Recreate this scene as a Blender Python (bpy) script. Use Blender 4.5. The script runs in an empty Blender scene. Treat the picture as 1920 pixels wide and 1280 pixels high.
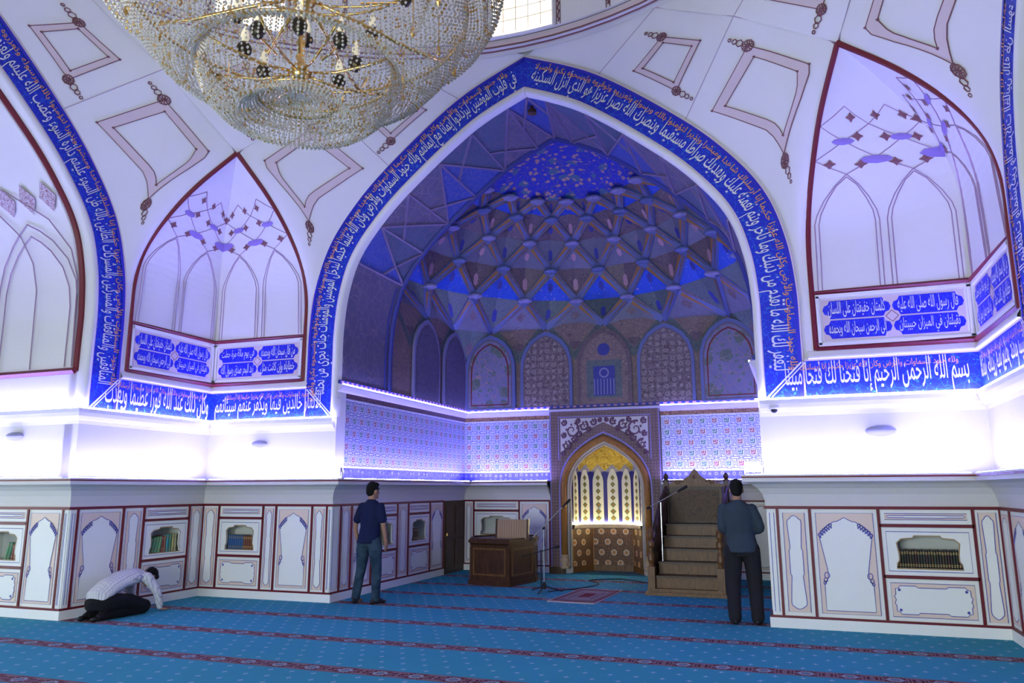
import bpy, bmesh, math, random
from mathutils import Vector, Matrix
from mathutils.geometry import tessellate_polygon
random.seed(7)
SC = bpy.context.scene
COL = SC.collection
PI = math.pi
# ------------------------------------------------------------------ camera, world, exposure
def setup_camera():
    f, A, th, ro = 1435.0, math.radians(-20), math.atan(277/1435.0), -0.0033
    def loc(v):
        x, y, z = v
        return Vector((x*math.cos(A)+y*math.sin(A), -x*math.sin(A)+y*math.cos(A), z))
    fw = Vector((0, math.cos(th), math.sin(th))); r0 = Vector((1, 0, 0)); u0 = Vector((0, -math.sin(th), math.cos(th)))
    rt = r0*math.cos(ro)+u0*math.sin(ro); up = -r0*math.sin(ro)+u0*math.cos(ro)
    R, U, F = loc(rt), loc(up), loc(fw)
    cd = bpy.data.cameras.new('camera'); cd.sensor_width = 36; cd.lens = f/1920*36; cd.clip_start = .05; cd.clip_end = 200
    co = bpy.data.objects.new('camera', cd); COL.objects.link(co)
    co.matrix_world = Matrix(((R.x, U.x, -F.x, 3.41), (R.y, U.y, -F.y, -4.561), (R.z, U.z, -F.z, 1.62), (0, 0, 0, 1)))
    SC.camera = co
setup_camera()
w = bpy.data.worlds.new('world'); SC.world = w; w.use_nodes = True
w.node_tree.nodes['Background'].inputs[0].default_value = (.55, .68, .95, 1)
w.node_tree.nodes['Background'].inputs[1].default_value = .3
SC.view_settings.view_transform = 'Standard'; SC.view_settings.look = 'None'
SC.view_settings.gamma = 1; SC.view_settings.use_curve_mapping = False
SC.view_settings.exposure = 0.65
SC.cycles.max_bounces = 5; SC.cycles.diffuse_bounces = 3; SC.cycles.glossy_bounces = 3; SC.cycles.transmission_bounces = 4
SC.cycles.caustics_reflective = False; SC.cycles.caustics_refractive = False; SC.cycles.use_light_tree = False
LED_COL = (.30, .28, 1.0); LED_E = 105.0; LED_CO = 100.0          # blue-white strips on the ledges
LED_IW = 100.0; LED_UP = 18.0                                    # thin strips inside the great niche
DAY_DRUM, FILL_DOOR, FILL_SIDE = 1.5, 13.8, 4.6       # glow of the drum windows, then of the added entrance and side panes
WARM_E = 60.0
# ------------------------------------------------------------------ node materials
class NT:
    def __init__(s, name, rough=.6, metal=0.0, spec=.35):
        s.mat = bpy.data.materials.new(name); s.mat.use_nodes = True
        s.t = s.mat.node_tree; s.b = s.t.nodes['Principled BSDF']
        s.b.inputs['Roughness'].default_value = rough; s.b.inputs['Metallic'].default_value = metal
        s.b.inputs['Specular IOR Level'].default_value = spec
    def n(s, ty, **kw):
        nd = s.t.nodes.new('ShaderNode'+ty)
        for k, v in kw.items(): setattr(nd, k, v)
        return nd
    def put(s, sock, v):
        if isinstance(v, bpy.types.NodeSocket): s.t.links.new(v, sock)
        elif isinstance(v, tuple) and len(v) == 3 and sock.type == 'RGBA': sock.default_value = (*v, 1)
        else: sock.default_value = v
    def m(s, op, a, b=None, c=None):
        nd = s.n('Math', operation=op)
        for i, v in enumerate((a, b, c)):
            if v is not None: s.put(nd.inputs[i], v)
        return nd.outputs[0]
    def mix(s, f, a, b):
        nd = s.n('Mix', data_type='RGBA'); s.put(nd.inputs[0], f); s.put(nd.inputs[6], a); s.put(nd.inputs[7], b)
        return nd.outputs[2]
    def co(s, scale=(1, 1, 1), rot=(0, 0, 0)):
        t = s.n('TexCoord'); mp = s.n('Mapping'); mp.inputs['Scale'].default_value = scale; mp.inputs['Rotation'].default_value = rot
        s.t.links.new(t.outputs['Object'], mp.inputs[0]); return mp.outputs[0]
    def noise(s, co, scale, detail=3, out=0, dist=0):
        nd = s.n('TexNoise'); s.put(nd.inputs['Vector'], co); nd.inputs['Scale'].default_value = scale; nd.inputs['Detail'].default_value = detail
        nd.inputs['Distortion'].default_value = dist; return nd.outputs[out]
    def vor(s, co, scale, feature='F1', rand=1.0, out=0):
        nd = s.n('TexVoronoi', feature=feature); s.put(nd.inputs['Vector'], co); nd.inputs['Scale'].default_value = scale
        nd.inputs['Randomness'].default_value = rand; return nd.outputs[out]
    def step(s, v, lo, hi):
        nd = s.n('MapRange'); s.put(nd.inputs[0], v); nd.inputs[1].default_value = lo; nd.inputs[2].default_value = hi; return nd.outputs[0]
    def color(s, c): s.put(s.b.inputs['Base Color'], c)
    def bump(s, h, st=.3, d=.01):
        nd = s.n('Bump'); nd.inputs['Strength'].default_value = st; nd.inputs['Distance'].default_value = d
        s.put(nd.inputs['Height'], h); s.t.links.new(nd.outputs[0], s.b.inputs['Normal'])
MATS = {}
def plain(name, c, rough=.6, metal=0.0, var=.06, scale=3.0, spec=.35):
    if name in MATS: return MATS[name]
    N = NT(name, rough, metal, spec); nz = N.noise(N.co(), scale, 4)
    N.color(N.mix(nz, tuple(x*(1-var) for x in c), tuple(min(1, x*(1+var)) for x in c)))
    MATS[name] = N.mat; return N.mat
def glow(name, c, e):
    N = NT(name); N.color(c); N.put(N.b.inputs['Emission Color'], c); N.b.inputs['Emission Strength'].default_value = e
    MATS[name] = N.mat; return N.mat
def arabesque(name, base, ink, dots, scale=9, dscale=14, th=.5, w=.07, rough=.5, third=None):
    """painted scrollwork: winding ink stems and blossoms over a ground"""
    N = NT(name, rough); co = N.co(); warp = N.noise(co, scale*.7, 2, 1)
    mv = N.n('VectorMath', operation='MULTIPLY_ADD'); N.put(mv.inputs[0], warp); mv.inputs[1].default_value = (.16,)*3; N.put(mv.inputs[2], co)
    v = mv.outputs[0]
    e = N.vor(v, scale, 'DISTANCE_TO_EDGE'); f = N.vor(v, dscale, 'F1', .85)
    c = N.mix(N.noise(co, 2.5, 3), tuple(x*.8 for x in base), tuple(min(1, x*1.2) for x in base))
    if third: c = N.mix(N.step(N.vor(v, scale*.45, 'F1', .7), .34, .30), c, third)
    c = N.mix(N.step(e, w, w*.5), c, ink); c = N.mix(N.step(f, th*.55, th*.42), c, dots)
    N.color(c); MATS[name] = N.mat; return N.mat
def girih(name, base, line, star, scale=5, rough=.55):
    """star-and-polygon strapwork"""
    N = NT(name, rough); co = N.co((1, 1, 1), (.0, .0, .0))
    e = N.vor(co, scale, 'DISTANCE_TO_EDGE', .25); e2 = N.vor(co, scale*2.6, 'DISTANCE_TO_EDGE', .35); f = N.vor(co, scale, 'F1', .25)
    c = N.mix(N.noise(co, 3, 3), tuple(x*.75 for x in base), tuple(min(1, x*1.25) for x in base))
    c = N.mix(N.step(e2, .06, .03), c, line); c = N.mix(N.step(f, .30, .27), c, star); c = N.mix(N.step(f, .16, .13), c, tuple(x*.6 for x in base))
    c = N.mix(N.step(e, .03, .015), c, tuple(x*.7 for x in line)); N.color(c); MATS[name] = N.mat; return N.mat
def wood(name, a, b, scale=7, rough=.42, stretch=(6, 6, .7)):
    N = NT(name, rough); co = N.co(stretch); z = N.noise(co, scale, 6, 0, .6)
    N.color(N.mix(N.step(z, .3, .7), a, b)); N.bump(z, .15, .004); MATS[name] = N.mat; return N.mat
plaster = plain('plaster', (.71, .68, .67), .75, var=.03)
cream = plain('cream_paint', (.88, .89, .86), .6, var=.03)
pinkfill = plain('pink_infill', (.82, .66, .56), .6, var=.04)
pinkline = plain('pink_border', (.62, .50, .50), .7, var=.05)
brownline = plain('brown_line', (.19, .075, .085), .6)
redtrim = plain('red_trim', (.145, .010, .020), .45)
blueline = plain('blue_line', (.07, .07, .38), .6)
violet = plain('violet_paint', (.26, .18, .48), .6)
white_letter = plain('white_lettering', (.70, .69, .68), .5)
gold_letter = plain('orange_lettering', (.72, .30, .07), .5)
cobalt = arabesque('cobalt_band', (.007, .02, .46), (.010, .07, .52), (.02, .14, .50), 9, 16, .4, .05)
cobalt2 = arabesque('cobalt_panel', (.012, .010, .50), (.02, .05, .55), (.02, .06, .55), 12, 20, .4, .05)
cobalt_edge = plain('cobalt_edge', (.02, .02, .42), .4)
gilt = plain('gilt', (.72, .46, .14), .32, .75, var=.1)
brass = plain('chandelier_gilt', (.80, .50, .16), .22, .9, var=.1)
blackm = plain('black_metal', (.012, .012, .014), .4)
steel = plain('steel', (.55, .55, .58), .25, .9)
led_mat = glow('led_glow', LED_COL, LED_E); led_co = glow('led_glow_cornice', LED_COL, LED_CO); led_iw = glow('led_glow_niche', LED_COL, LED_IW); led_up = glow('led_glow_soft', LED_COL, LED_UP)
warm_led = glow('warm_led', (1.0, .86, .42), WARM_E)
walnut = wood('walnut', (.030, .011, .005), (.085, .033, .013))
oak = wood('carved_oak', (.085, .036, .010), (.20, .095, .028))
oak_dark = wood('carved_oak_dark', (.032, .015, .006), (.08, .040, .015))
# ------------------------------------------------------------------ mesh collector
class MB:
    def __init__(s): s.v, s.f, s.m = [], [], []
    def add(s, vs, fs, mi=0):
        o = len(s.v); s.v += [tuple(v) for v in vs]; s.f += [tuple(i+o for i in f) for f in fs]; s.m += [mi]*len(fs); return s
    def box(s, x0, x1, y0, y1, z0, z1, mi=0):
        return s.add([(x, y, z) for x in (x0, x1) for y in (y0, y1) for z in (z0, z1)],
                     [(0, 1, 3, 2), (4, 6, 7, 5), (0, 4, 5, 1), (2, 3, 7, 6), (0, 2, 6, 4), (1, 5, 7, 3)], mi)
    def tbox(s, T, s0, s1, z0, z1, d0, d1, mi=0):
        return s.add([T(a, z, d) for a in (s0, s1) for d in (d0, d1) for z in (z0, z1)],
                     [(0, 1, 3, 2), (4, 6, 7, 5), (0, 4, 5, 1), (2, 3, 7, 6), (0, 2, 6, 4), (1, 5, 7, 3)], mi)
    def obox(s, M4, sx, sy, sz, mi=0):
        return s.add([M4 @ Vector((x*sx/2, y*sy/2, z*sz/2)) for x in (-1, 1) for y in (-1, 1) for z in (-1, 1)],
                     [(0, 1, 3, 2), (4, 6, 7, 5), (0, 4, 5, 1), (2, 3, 7, 6), (0, 2, 6, 4), (1, 5, 7, 3)], mi)
    def tube(s, pts, r, n=6, mi=0, closed=False):
        P = [Vector(p) for p in pts]; k = len(P); rr = r if isinstance(r, (list, tuple)) else [r]*k
        vs, fs = [], []; prev = None
        for i in range(k):
            a = P[(i-1) % k] if (i or closed) else P[0]; b = P[(i+1) % k] if (i < k-1 or closed) else P[-1]
            t = (b-a).normalized() if (b-a).length > 1e-9 else Vector((0, 0, 1))
            if prev is None:
                h = Vector((0, 0, 1)) if abs(t.z) < .9 else Vector((1, 0, 0)); u = t.cross(h).normalized()
            else:
                u = prev-t*prev.dot(t); u = u.normalized() if u.length > 1e-6 else t.orthogonal().normalized()
            prev = u; q = t.cross(u)
            vs += [P[i]+(u*math.cos(2*PI*j/n)+q*math.sin(2*PI*j/n))*rr[i] for j in range(n)]
        for i in range(k if closed else k-1):
            i2 = (i+1) % k
            fs += [(i*n+j, i*n+(j+1) % n, i2*n+(j+1) % n, i2*n+j) for j in range(n)]
        if not closed: fs += [tuple(range(n-1, -1, -1)), tuple((k-1)*n+j for j in range(n))]
        return s.add(vs, fs, mi)
    def lathe(s, prof, n=24, c=(0, 0, 0), mi=0, a0=0, a1=2*PI, sy=1.0):
        full = abs(a1-a0-2*PI) < 1e-6; m = n if full else n+1; k = len(prof)
        vs = [(c[0]+r*math.cos(a0+(a1-a0)*i/n), c[1]+sy*r*math.sin(a0+(a1-a0)*i/n), c[2]+z) for i in range(m) for r, z in prof]
        fs = [(i*k+j, ((i+1) % m)*k+j, ((i+1) % m)*k+j+1, i*k+j+1) for i in range(n) for j in range(k-1)]
        return s.add(vs, fs, mi)
    def grid(s, fn, nu, nv, mi=0):
        vs = [fn(i/nu, j/nv) for i in range(nu+1) for j in range(nv+1)]
        return s.add(vs, [(i*(nv+1)+j, (i+1)*(nv+1)+j, (i+1)*(nv+1)+j+1, i*(nv+1)+j+1) for i in range(nu) for j in range(nv)], mi)
    def plate(s, T, loops, d=0.0, mi=0):
        fl = [p for L in loops for p in L]
        tr = tessellate_polygon([[Vector((p[0], p[1], 0)) for p in L] for L in loops])
        return s.add([T(p[0], p[1], d) for p in fl], tr, mi)
    def slab(s, T, loops, d0, d1, mi=0, side=None):
        s.plate(T, loops, d1, mi)
        for L in loops:
            k = len(L); s.add([T(p[0], p[1], d) for d in (d0, d1) for p in L], [(i, (i+1) % k, k+(i+1) % k, k+i) for i in range(k)], mi if side is None else side)
        return s
    def ribbon(s, T, pts, w, d=.01, mi=0, closed=False):
        k = len(pts); L = []; R = []
        for i in range(k):
            a = pts[(i-1) % k] if (i or closed) else pts[0]; b = pts[(i+1) % k] if (i < k-1 or closed) else pts[-1]
            tx, tz = b[0]-a[0], b[1]-a[1]; l = math.hypot(tx, tz) or 1; nx, nz = -tz/l*w/2, tx/l*w/2
            L.append((pts[i][0]+nx, pts[i][1]+nz)); R.append((pts[i][0]-nx, pts[i][1]-nz))
        e = k if closed else k-1
        return s.add([T(p[0], p[1], d) for p in L+R], [(i, (i+1) % k, k+(i+1) % k, k+i) for i in range(e)], mi)
    def build(s, name, mats, parent=None, smooth=False, org=None, **props):
        me = bpy.data.meshes.new(name)
        o = org or ((0, 0, 0) if parent is None else worg(parent))
        me.from_pydata([(v[0]-o[0], v[1]-o[1], v[2]-o[2]) for v in s.v], [], s.f)
        for mt in (mats if isinstance(mats, (list, tuple)) else [mats]): me.materials.append(mt)
        if any(s.m): me.polygons.foreach_set('material_index', s.m)
        if smooth: me.polygons.foreach_set('use_smooth', [True]*len(me.polygons))
        me.update(); ob = bpy.data.objects.new(name, me); COL.objects.link(ob)
        if parent is not None: ob.parent = parent
        elif org: ob.location = org
        return tag(ob, **props)
ORG = {}
def worg(o):
    v = Vector((0, 0, 0))
    while o is not None: v += o.location; o = o.parent
    return v
def tag(o, label=None, cat=None, group=None, kind=None):
    if label: o['label'] = label
    if cat: o['category'] = cat
    if group: o['group'] = group
    if kind: o['kind'] = kind
    return o
def empty(name, loc=(0, 0, 0), **props):
    o = bpy.data.objects.new(name, None); o.location = loc; o.empty_display_size = .1; COL.objects.link(o); return tag(o, **props)
def struct(name, label): return empty(name, label=label, kind='structure', cat=name.split('_')[0])
def FR(o, ex, en): return lambda s, z, d=0.0: (o[0]+ex[0]*s+en[0]*d, o[1]+ex[1]*s+en[1]*d, o[2]+z)
def crom(P, n=8):
    """smooth curve through points"""
    out = []; P = [Vector(p) for p in P]
    for i in range(len(P)-1):
        a, b = P[max(i-1, 0)], P[min(i+2, len(P)-1)]; p, q = P[i], P[i+1]
        for j in range(n):
            t = j/n; out.append(.5*((2*p)+(q-a)*t+(2*a-5*p+4*q-b)*t*t+(3*p-a-3*q+b)*t**3))
    out.append(P[-1]); return out
def circ(x, z, r, n=10, rz=None): return [(x+r*math.cos(2*PI*i/n), z+(rz or r)*math.sin(2*PI*i/n)) for i in range(n)]
# ------------------------------------------------------------------ arabic lettering
_F = {}
for ch, b in zip('ءآأؤإئابةتثجحخدذرزسشصضطظعغ', (0xFE80, 0xFE81, 0xFE83, 0xFE85, 0xFE87, 0xFE89, 0xFE8D, 0xFE8F, 0xFE93, 0xFE95, 0xFE99, 0xFE9D, 0xFEA1, 0xFEA5, 0xFEA9, 0xFEAB, 0xFEAD, 0xFEAF, 0xFEB1, 0xFEB5, 0xFEB9, 0xFEBD, 0xFEC1, 0xFEC5, 0xFEC9, 0xFECD)): _F[ch] = b
for ch, b in zip('فقكلمنهوىي', (0xFED1, 0xFED5, 0xFED9, 0xFEDD, 0xFEE1, 0xFEE5, 0xFEE9, 0xFEED, 0xFEEF, 0xFEF1)): _F[ch] = b
_NOJ = set('ءآأؤإاةدذرزوى ')
def shape_ar(t):
    out = []; i = 0; prev = False
    while i < len(t):
        c = t[i]
        if c == 'ل' and i+1 < len(t) and t[i+1] in 'اأإآ':
            b = {'آ': 0xFEF5, 'أ': 0xFEF7, 'إ': 0xFEF9, 'ا': 0xFEFB}[t[i+1]]; out.append(chr(b+(1 if prev else 0))); prev = False; i += 2; continue
        if c not in _F: out.append(c); prev = False; i += 1; continue
        nxt = i+1 < len(t) and t[i+1] in _F and t[i+1] != 'ء'
        nj = c not in _NOJ and nxt
        b = _F[c]
        out.append(chr(b+(0 if not prev and not nj else 1 if prev and not nj else 2 if not prev else 3))); prev = nj; i += 1
    return ''.join(reversed(out))
def text2d(t):
    cu = bpy.data.curves.new('t', 'FONT'); cu.body = shape_ar(t); cu.size = 1; cu.resolution_u = 2; cu.offset = .006
    ob = bpy.data.objects.new('t', cu); COL.objects.link(ob)
    dg = bpy.context.evaluated_depsgraph_get(); ev = ob.evaluated_get(dg); me = ev.to_mesh()
    vs = [(v.co.x, v.co.y) for v in me.vertices]; fs = [tuple(p.vertices) for p in me.polygons]
    ev.to_mesh_clear(); bpy.data.objects.remove(ob); bpy.data.curves.remove(cu)
    return vs, fs
def put_text(mb, t, fn, length, y0, y1, mi=0):
    """write t so that it fills length along fn(s, h); y0/y1: heights of the lowest and highest strokes"""
    vs, fs = text2d(t); xs = [v[0] for v in vs]; ys = [v[1] for v in vs]
    a, b, lo, hi = min(xs), max(xs), min(ys), max(ys)
    mb.add([fn((x-a)/(b-a)*length, y0+(y-lo)/(hi-lo)*(y1-y0)) for x, y in vs], fs, mi)
# ------------------------------------------------------------------ the plan (metres, hall centre at the origin)
H = 5.53; XL, XR = -3.14, 3.05; YB = 10.48; YD = 7.1; OP = 3.08; ZT = 8.25; RD = 5.42; CX = -.045
Tback = FR((0, H, 0), (1, 0), (0, -1)); Tleft = FR((-H, 0, 0), (0, 1), (1, 0)); Tright = FR((H, 0, 0), (0, 1), (-1, 0)); Tfront = FR((0, -H, 0), (1, 0), (0, 1))
Til = FR((XL, 0, 0), (0, 1), (1, 0)); Tir = FR((XR, 0, 0), (0, 1), (-1, 0)); Tib = FR((0, YB, 0), (1, 0), (0, -1)); Trec = FR((0, OP, 0), (1, 0), (0, -1))
HALF = [(p.x, p.y) for p in crom([(3.64, 2.72, 0), (3.64, 3.5, 0), (3.635, 4.1, 0), (3.56, 4.75, 0), (3.36, 5.4, 0), (2.98, 5.98, 0), (2.33, 6.65, 0), (1.12, 7.58, 0), (0, 8.1, 0)], 7)]
def arch_half(off):
    out = []; k = len(HALF)
    for i, p in enumerate(HALF):
        a, b = HALF[max(i-1, 0)], HALF[min(i+1, k-1)]; tx, tz = b[0]-a[0], b[1]-a[1]; l = math.hypot(tx, tz)
        out.append((p[0]-tz/l*off, p[1]+tx/l*off))
    for i in range(k):
        if out[i][0] <= 0:
            a, b = out[i-1], out[i]; t = a[0]/(a[0]-b[0]) if a[0] != b[0] else 0
            ap = (0.0, a[1]+(b[1]-a[1])*t); return out[:i]+[ap]*(k-i)
    out[-1] = (0.0, out[-1][1]); return out
def arch_full(off, c=0.0):
    h = arch_half(off); hh = []
    for p in h:
        if not hh or p != hh[-1]: hh.append(p)
    return [(c-p[0], p[1]) for p in hh]+[(c+p[0], p[1]) for p in reversed(hh[:-1])]   # left foot, apex, right foot
def sweep(path, prof, mb, mi=0, closed=False):
    n = len(path); cols = []
    for i in range(n):
        d1 = Vector(path[i])-Vector(path[i-1]) if (i or closed) else None
        d2 = Vector(path[(i+1) % n])-Vector(path[i]) if (i < n-1 or closed) else None
        n1 = Vector((d1.y, -d1.x)).normalized() if d1 else None; n2 = Vector((d2.y, -d2.x)).normalized() if d2 else None
        if n1 is None: m = n2
        elif n2 is None: m = n1
        else: m = (n1+n2)/max(.2, 1+n1.dot(n2))
        cols.append([(path[i][0]+m.x*d, path[i][1]+m.y*d, z) for d, z in prof])
    k = len(prof); vs = [p for c in cols for p in c]
    mb.add(vs, [(i*k+j, ((i+1) % n)*k+j, ((i+1) % n)*k+j+1, i*k+j+1) for i in range(n if closed else n-1) for j in range(k-1)], mi)
    if not closed: mb.add(cols[0]+cols[-1], [tuple(range(k)), tuple(range(2*k-1, k-1, -1))], mi)
# ------------------------------------------------------------------ carpet
def carpet_mat():
    N = NT('carpet', .95, spec=.1); co = N.co(); sp = N.n('SeparateXYZ'); N.put(sp.inputs[0], co); X, Y = sp.outputs[0], sp.outputs[1]
    P = 1.245
    d = N.m('ABSOLUTE', N.m('SUBTRACT', N.m('MODULO', N.m('ADD', Y, 20*P-.67+P/2), P), P/2))
    stripe = N.m('LESS_THAN', d, .115); edge = N.m('MULTIPLY', stripe, N.m('GREATER_THAN', d, .095))
    yy = N.m('MODULO', N.m('ADD', Y, 20*P-.67), P)
    row = N.m('FLOOR', N.m('DIVIDE', N.m('SUBTRACT', yy, .10), .209))
    ry = N.m('SUBTRACT', N.m('MODULO', N.m('SUBTRACT', yy, .10), .209), .105)
    gx = N.m('SUBTRACT', N.m('MODULO', N.m('ADD', N.m('ADD', X, 40.0), N.m('MULTIPLY', N.m('MODULO', N.m('ADD', row, 20.0), 2.0), .115)), .23), .115)
    ax, ay = N.m('ABSOLUTE', gx), N.m('ABSOLUTE', ry)
    arm = N.m('ADD', N.m('DIVIDE', ax, .034), N.m('DIVIDE', ay, .016)); arm2 = N.m('ADD', N.m('DIVIDE', ax, .012), N.m('DIVIDE', ay, .042))
    dot = N.m('MAXIMUM', N.m('LESS_THAN', arm, 1.0), N.m('LESS_THAN', arm2, 1.0))
    nz = N.noise(co, 140, 2); big = N.noise(co, .9, 3)
    base = N.mix(big, (.042, .305, .41), (.062, .38, .49)); base = N.mix(N.m('MULTIPLY', nz, .5), base, (.035, .21, .32))
    base = N.mix(N.m('MULTIPLY', dot, .75), base, (.40, .50, .62))
    # lattice flowers in the stripe
    sx = N.m('ABSOLUTE', N.m('SUBTRACT', N.m('MODULO', N.m('ADD', X, 40.0), .36), .18))
    cmb = N.n('CombineXYZ'); N.put(cmb.inputs[0], sx); N.put(cmb.inputs[1], d)
    e = N.vor(cmb.outputs[0], 24, 'DISTANCE_TO_EDGE', .9); fl = N.m('LESS_THAN', e, .13)
    ros = N.m('SQRT', N.m('ADD', N.m('MULTIPLY', sx, sx), N.m('MULTIPLY', d, d)))
    rosette = N.m('LESS_THAN', N.m('ABSOLUTE', N.m('SUBTRACT', ros, .055)), .012)
    st = N.mix(fl, (.10, .010, .026), (.25, .16, .18)); st = N.mix(rosette, st, (.30, .36, .42)); st = N.mix(N.m('LESS_THAN', ros, .025), st, (.10, .25, .34))
    st = N.mix(edge, st, (.22, .13, .15)); N.color(N.mix(stripe, base, st)); N.bump(nz, .4, .004)
    return N.mat
fl = MB()
for x0, x1, y0, y1 in ((-H, H, -H, H), (XL, XR, H, YB+1.1), (-10.6, -H, -OP, OP), (H, 10.6, -OP, OP), (-OP, OP, -9, -H)): fl.box(x0, x1, y0, y1, -.12, 0)
fl.build('floor', carpet_mat(), label='blue prayer-hall carpet with dark red patterned row stripes', cat='floor', kind='structure')
# ------------------------------------------------------------------ walls above the panelling
wall_back = struct('wall_back', 'white back wall around the great pointed niche with blue inscription arch')
wall_left = struct('wall_left', 'white wall at the left edge with a blue inscribed arch')
wall_right = struct('wall_right', 'white wall cut by the right edge of the picture')
wall_front = struct('wall_front', 'white wall behind the viewer with an added glowing entrance')
def wall_plate(T, c, par, zl=1.41):
    mb = MB(); ar = [(p[0], p[1]) for p in arch_full(.56, c)]
    loop = [(-H, zl), (ar[0][0], zl)]+ar+[(ar[-1][0], zl), (H, zl), (H, ZT), (-H, ZT)]
    mb.slab(T, [loop], -.25, 0.0); mb.build('plaster', plaster, par)
wall_plate(Tback, CX, wall_back); wall_plate(Tleft, 0, wall_left); wall_plate(Tright, 0, wall_right); wall_plate(Tfront, 0, wall_front, 0)
VERSE_R = 'ليغفر لك الله ما تقدم من ذنبك وما تأخر ويتم نعمته عليك ويهديك صراطا مستقيما وينصرك الله نصرا عزيزا هو الذي أنزل السكينة'
VERSE_L = 'في قلوب المؤمنين ليزدادوا إيمانا مع إيمانهم ولله جنود السماوات والأرض وكان الله عليما حكيما ليدخل المؤمنين والمؤمنات جنات تجري من تحتها'
VERSE_R0 = 'بسم الله الرحمن الرحيم إنا فتحنا لك فتحا مبينا'
VERSE_L0 = 'الأنهار خالدين فيها ويكفر عنهم سيئاتهم'
VERSE_L1 = 'وكان ذلك عند الله فوزا عظيما ويعذب'
VERSE_LL = 'المنافقين والمنافقات والمشركين والمشركات الظانين بالله ظن السوء عليهم دائرة السوء وغضب الله عليهم ولعنهم وأعد لهم جهنم وساءت مصيرا'
KUFIC = 'ولله جنود السماوات والأرض وكان الله عزيزا حكيما إنا أرسلناك شاهدا ومبشرا ونذيرا لتؤمنوا بالله ورسوله وتعزروه وتوقروه وتسبحوه بكرة وأصيلا'
BW = .47
def arch_writer(T, c, side, d):
    """(s along the arch, height over the inner edge) -> point; s runs left to right over the apex"""
    h = HALF; cum = [0]
    for a, b in zip(h, h[1:]): cum.append(cum[-1]+math.hypot(b[0]-a[0], b[1]-a[1]))
    L = cum[-1]
    def fn(s, y):
        u = s if side < 0 else L-s; u = min(max(u, 0), L-1e-6); i = 0
        while cum[i+1] < u: i += 1
        t = (u-cum[i])/(cum[i+1]-cum[i]); a, b = h[i], h[i+1]; p = (a[0]+(b[0]-a[0])*t, a[1]+(b[1]-a[1])*t)
        a2, b2 = h[max(i-1, 0)], h[min(i+2, len(h)-1)]; ta = ((b[0]-a2[0]), (b[1]-a2[1])); tb = ((b2[0]-a[0]), (b2[1]-a[1]))
        tx, tz = ta[0]*(1-t)+tb[0]*t, ta[1]*(1-t)+tb[1]*t; l = math.hypot(tx, tz); off = BW-y
        q = max(p[0]-tz/l*off, .004), p[1]+tx/l*off
        return T(c+side*q[0], q[1], d)
    return fn, L
def inscription(T, c, par, vr, vl, vr0, vl0, sides=(-1, 1)):
    mb = MB(); o, i = arch_half(0), arch_half(BW); k = len(o)
    for sd in sides:
        mb.add([T(c+sd*p[0], p[1], .02) for p in o+i], [(j, j+1, k+j+1, k+j) for j in range(k-1)], 0)
        for off, w_, m_ in ((0, .022, 1), (.035, .05, 2), (BW, .018, 1)):
            q = [p for n_, p in enumerate(arch_half(off)) if n_ == 0 or p != arch_half(off)[n_-1]]
            mb.ribbon(T, [(c+sd*p[0], p[1]) for p in q], w_, .026+.002*m_, m_)
        s0, s1 = sorted((c+sd*3.64, sd*H))
        mb.plate(T, [[(s0, 2.72), (s1, 2.72), (s1, 3.19), (s0, 3.19)]], .02, 0)
        mb.ribbon(T, [(s0, 3.18), (s1, 3.18)], .02, .028, 1); mb.ribbon(T, [(s0, 2.73), (s1, 2.73)], .02, .028, 1)
    b = mb.build('inscription_band', [cobalt, pinkline, cobalt_edge], par, label='cobalt blue band with white and orange calligraphy')
    wm, km = MB(), MB()
    for sd in sides:
        fn, L = arch_writer(T, c, sd, .032)
        put_text(wm, vr if sd > 0 else vl, lambda s, y: fn(s+.25 if sd > 0 else s+.35, y), L-.6, .0, .41)
        fk, _ = arch_writer(T, c, sd, .034)
        put_text(km, KUFIC, lambda s, y: fk(s+.25, y), L-.6, .285, .44)
        v0 = vr0 if sd > 0 else vl0
        a0 = min(c+sd*3.3, sd*H) if sd > 0 else -H
        put_text(wm, v0, lambda s, y: T(a0+.12+s, 2.74+y, .036), H-3.3-.22, -.01, .42)
        put_text(km, KUFIC[:60], lambda s, y: T(a0+.3+s, 2.72+y, .034), H-3.3-.5, .31, .44)
        m0 = [(c+sd*3.20, 2.74), (c+sd*3.62, 3.16)]; wm.ribbon(T, m0, .02, .034); wm.ribbon(T, [(p[0]+.05, p[1]) for p in m0], .014, .034)
    wm.build('lettering', white_letter, b); km.build('kufic_lettering', gold_letter, b)
    lip = MB(); prof = [(.47, .0), (.475, .03), (.50, .045), (.535, .045), (.56, .02), (.565, -.12)]
    hs = [arch_full(o_, c) for o_, _ in prof]; hs2 = [arch_half(o_) for o_, _ in prof]; kk = len(hs2[0])
    for sd in (-1, 1):
        vs = [T(c+sd*p[0], p[1], prof[n_][1]) for n_, hh in enumerate(hs2) for p in hh]
        lip.add(vs, [(n_*kk+j, n_*kk+j+1, (n_+1)*kk+j+1, (n_+1)*kk+j) for n_ in range(len(prof)-1) for j in range(kk-1)])
    lip.build('arch_moulding', plaster, par, smooth=True)
inscription(Tback, CX, wall_back, VERSE_R, VERSE_L, VERSE_R0, VERSE_L0)
inscription(Tleft, 0, wall_left, VERSE_LL, VERSE_R, VERSE_L1, VERSE_L0)
inscription(Tright, 0, wall_right, VERSE_LL, VERSE_L, VERSE_L0, 'إنا أرسلناك شاهدا ومبشرا ونذيرا')
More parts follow.
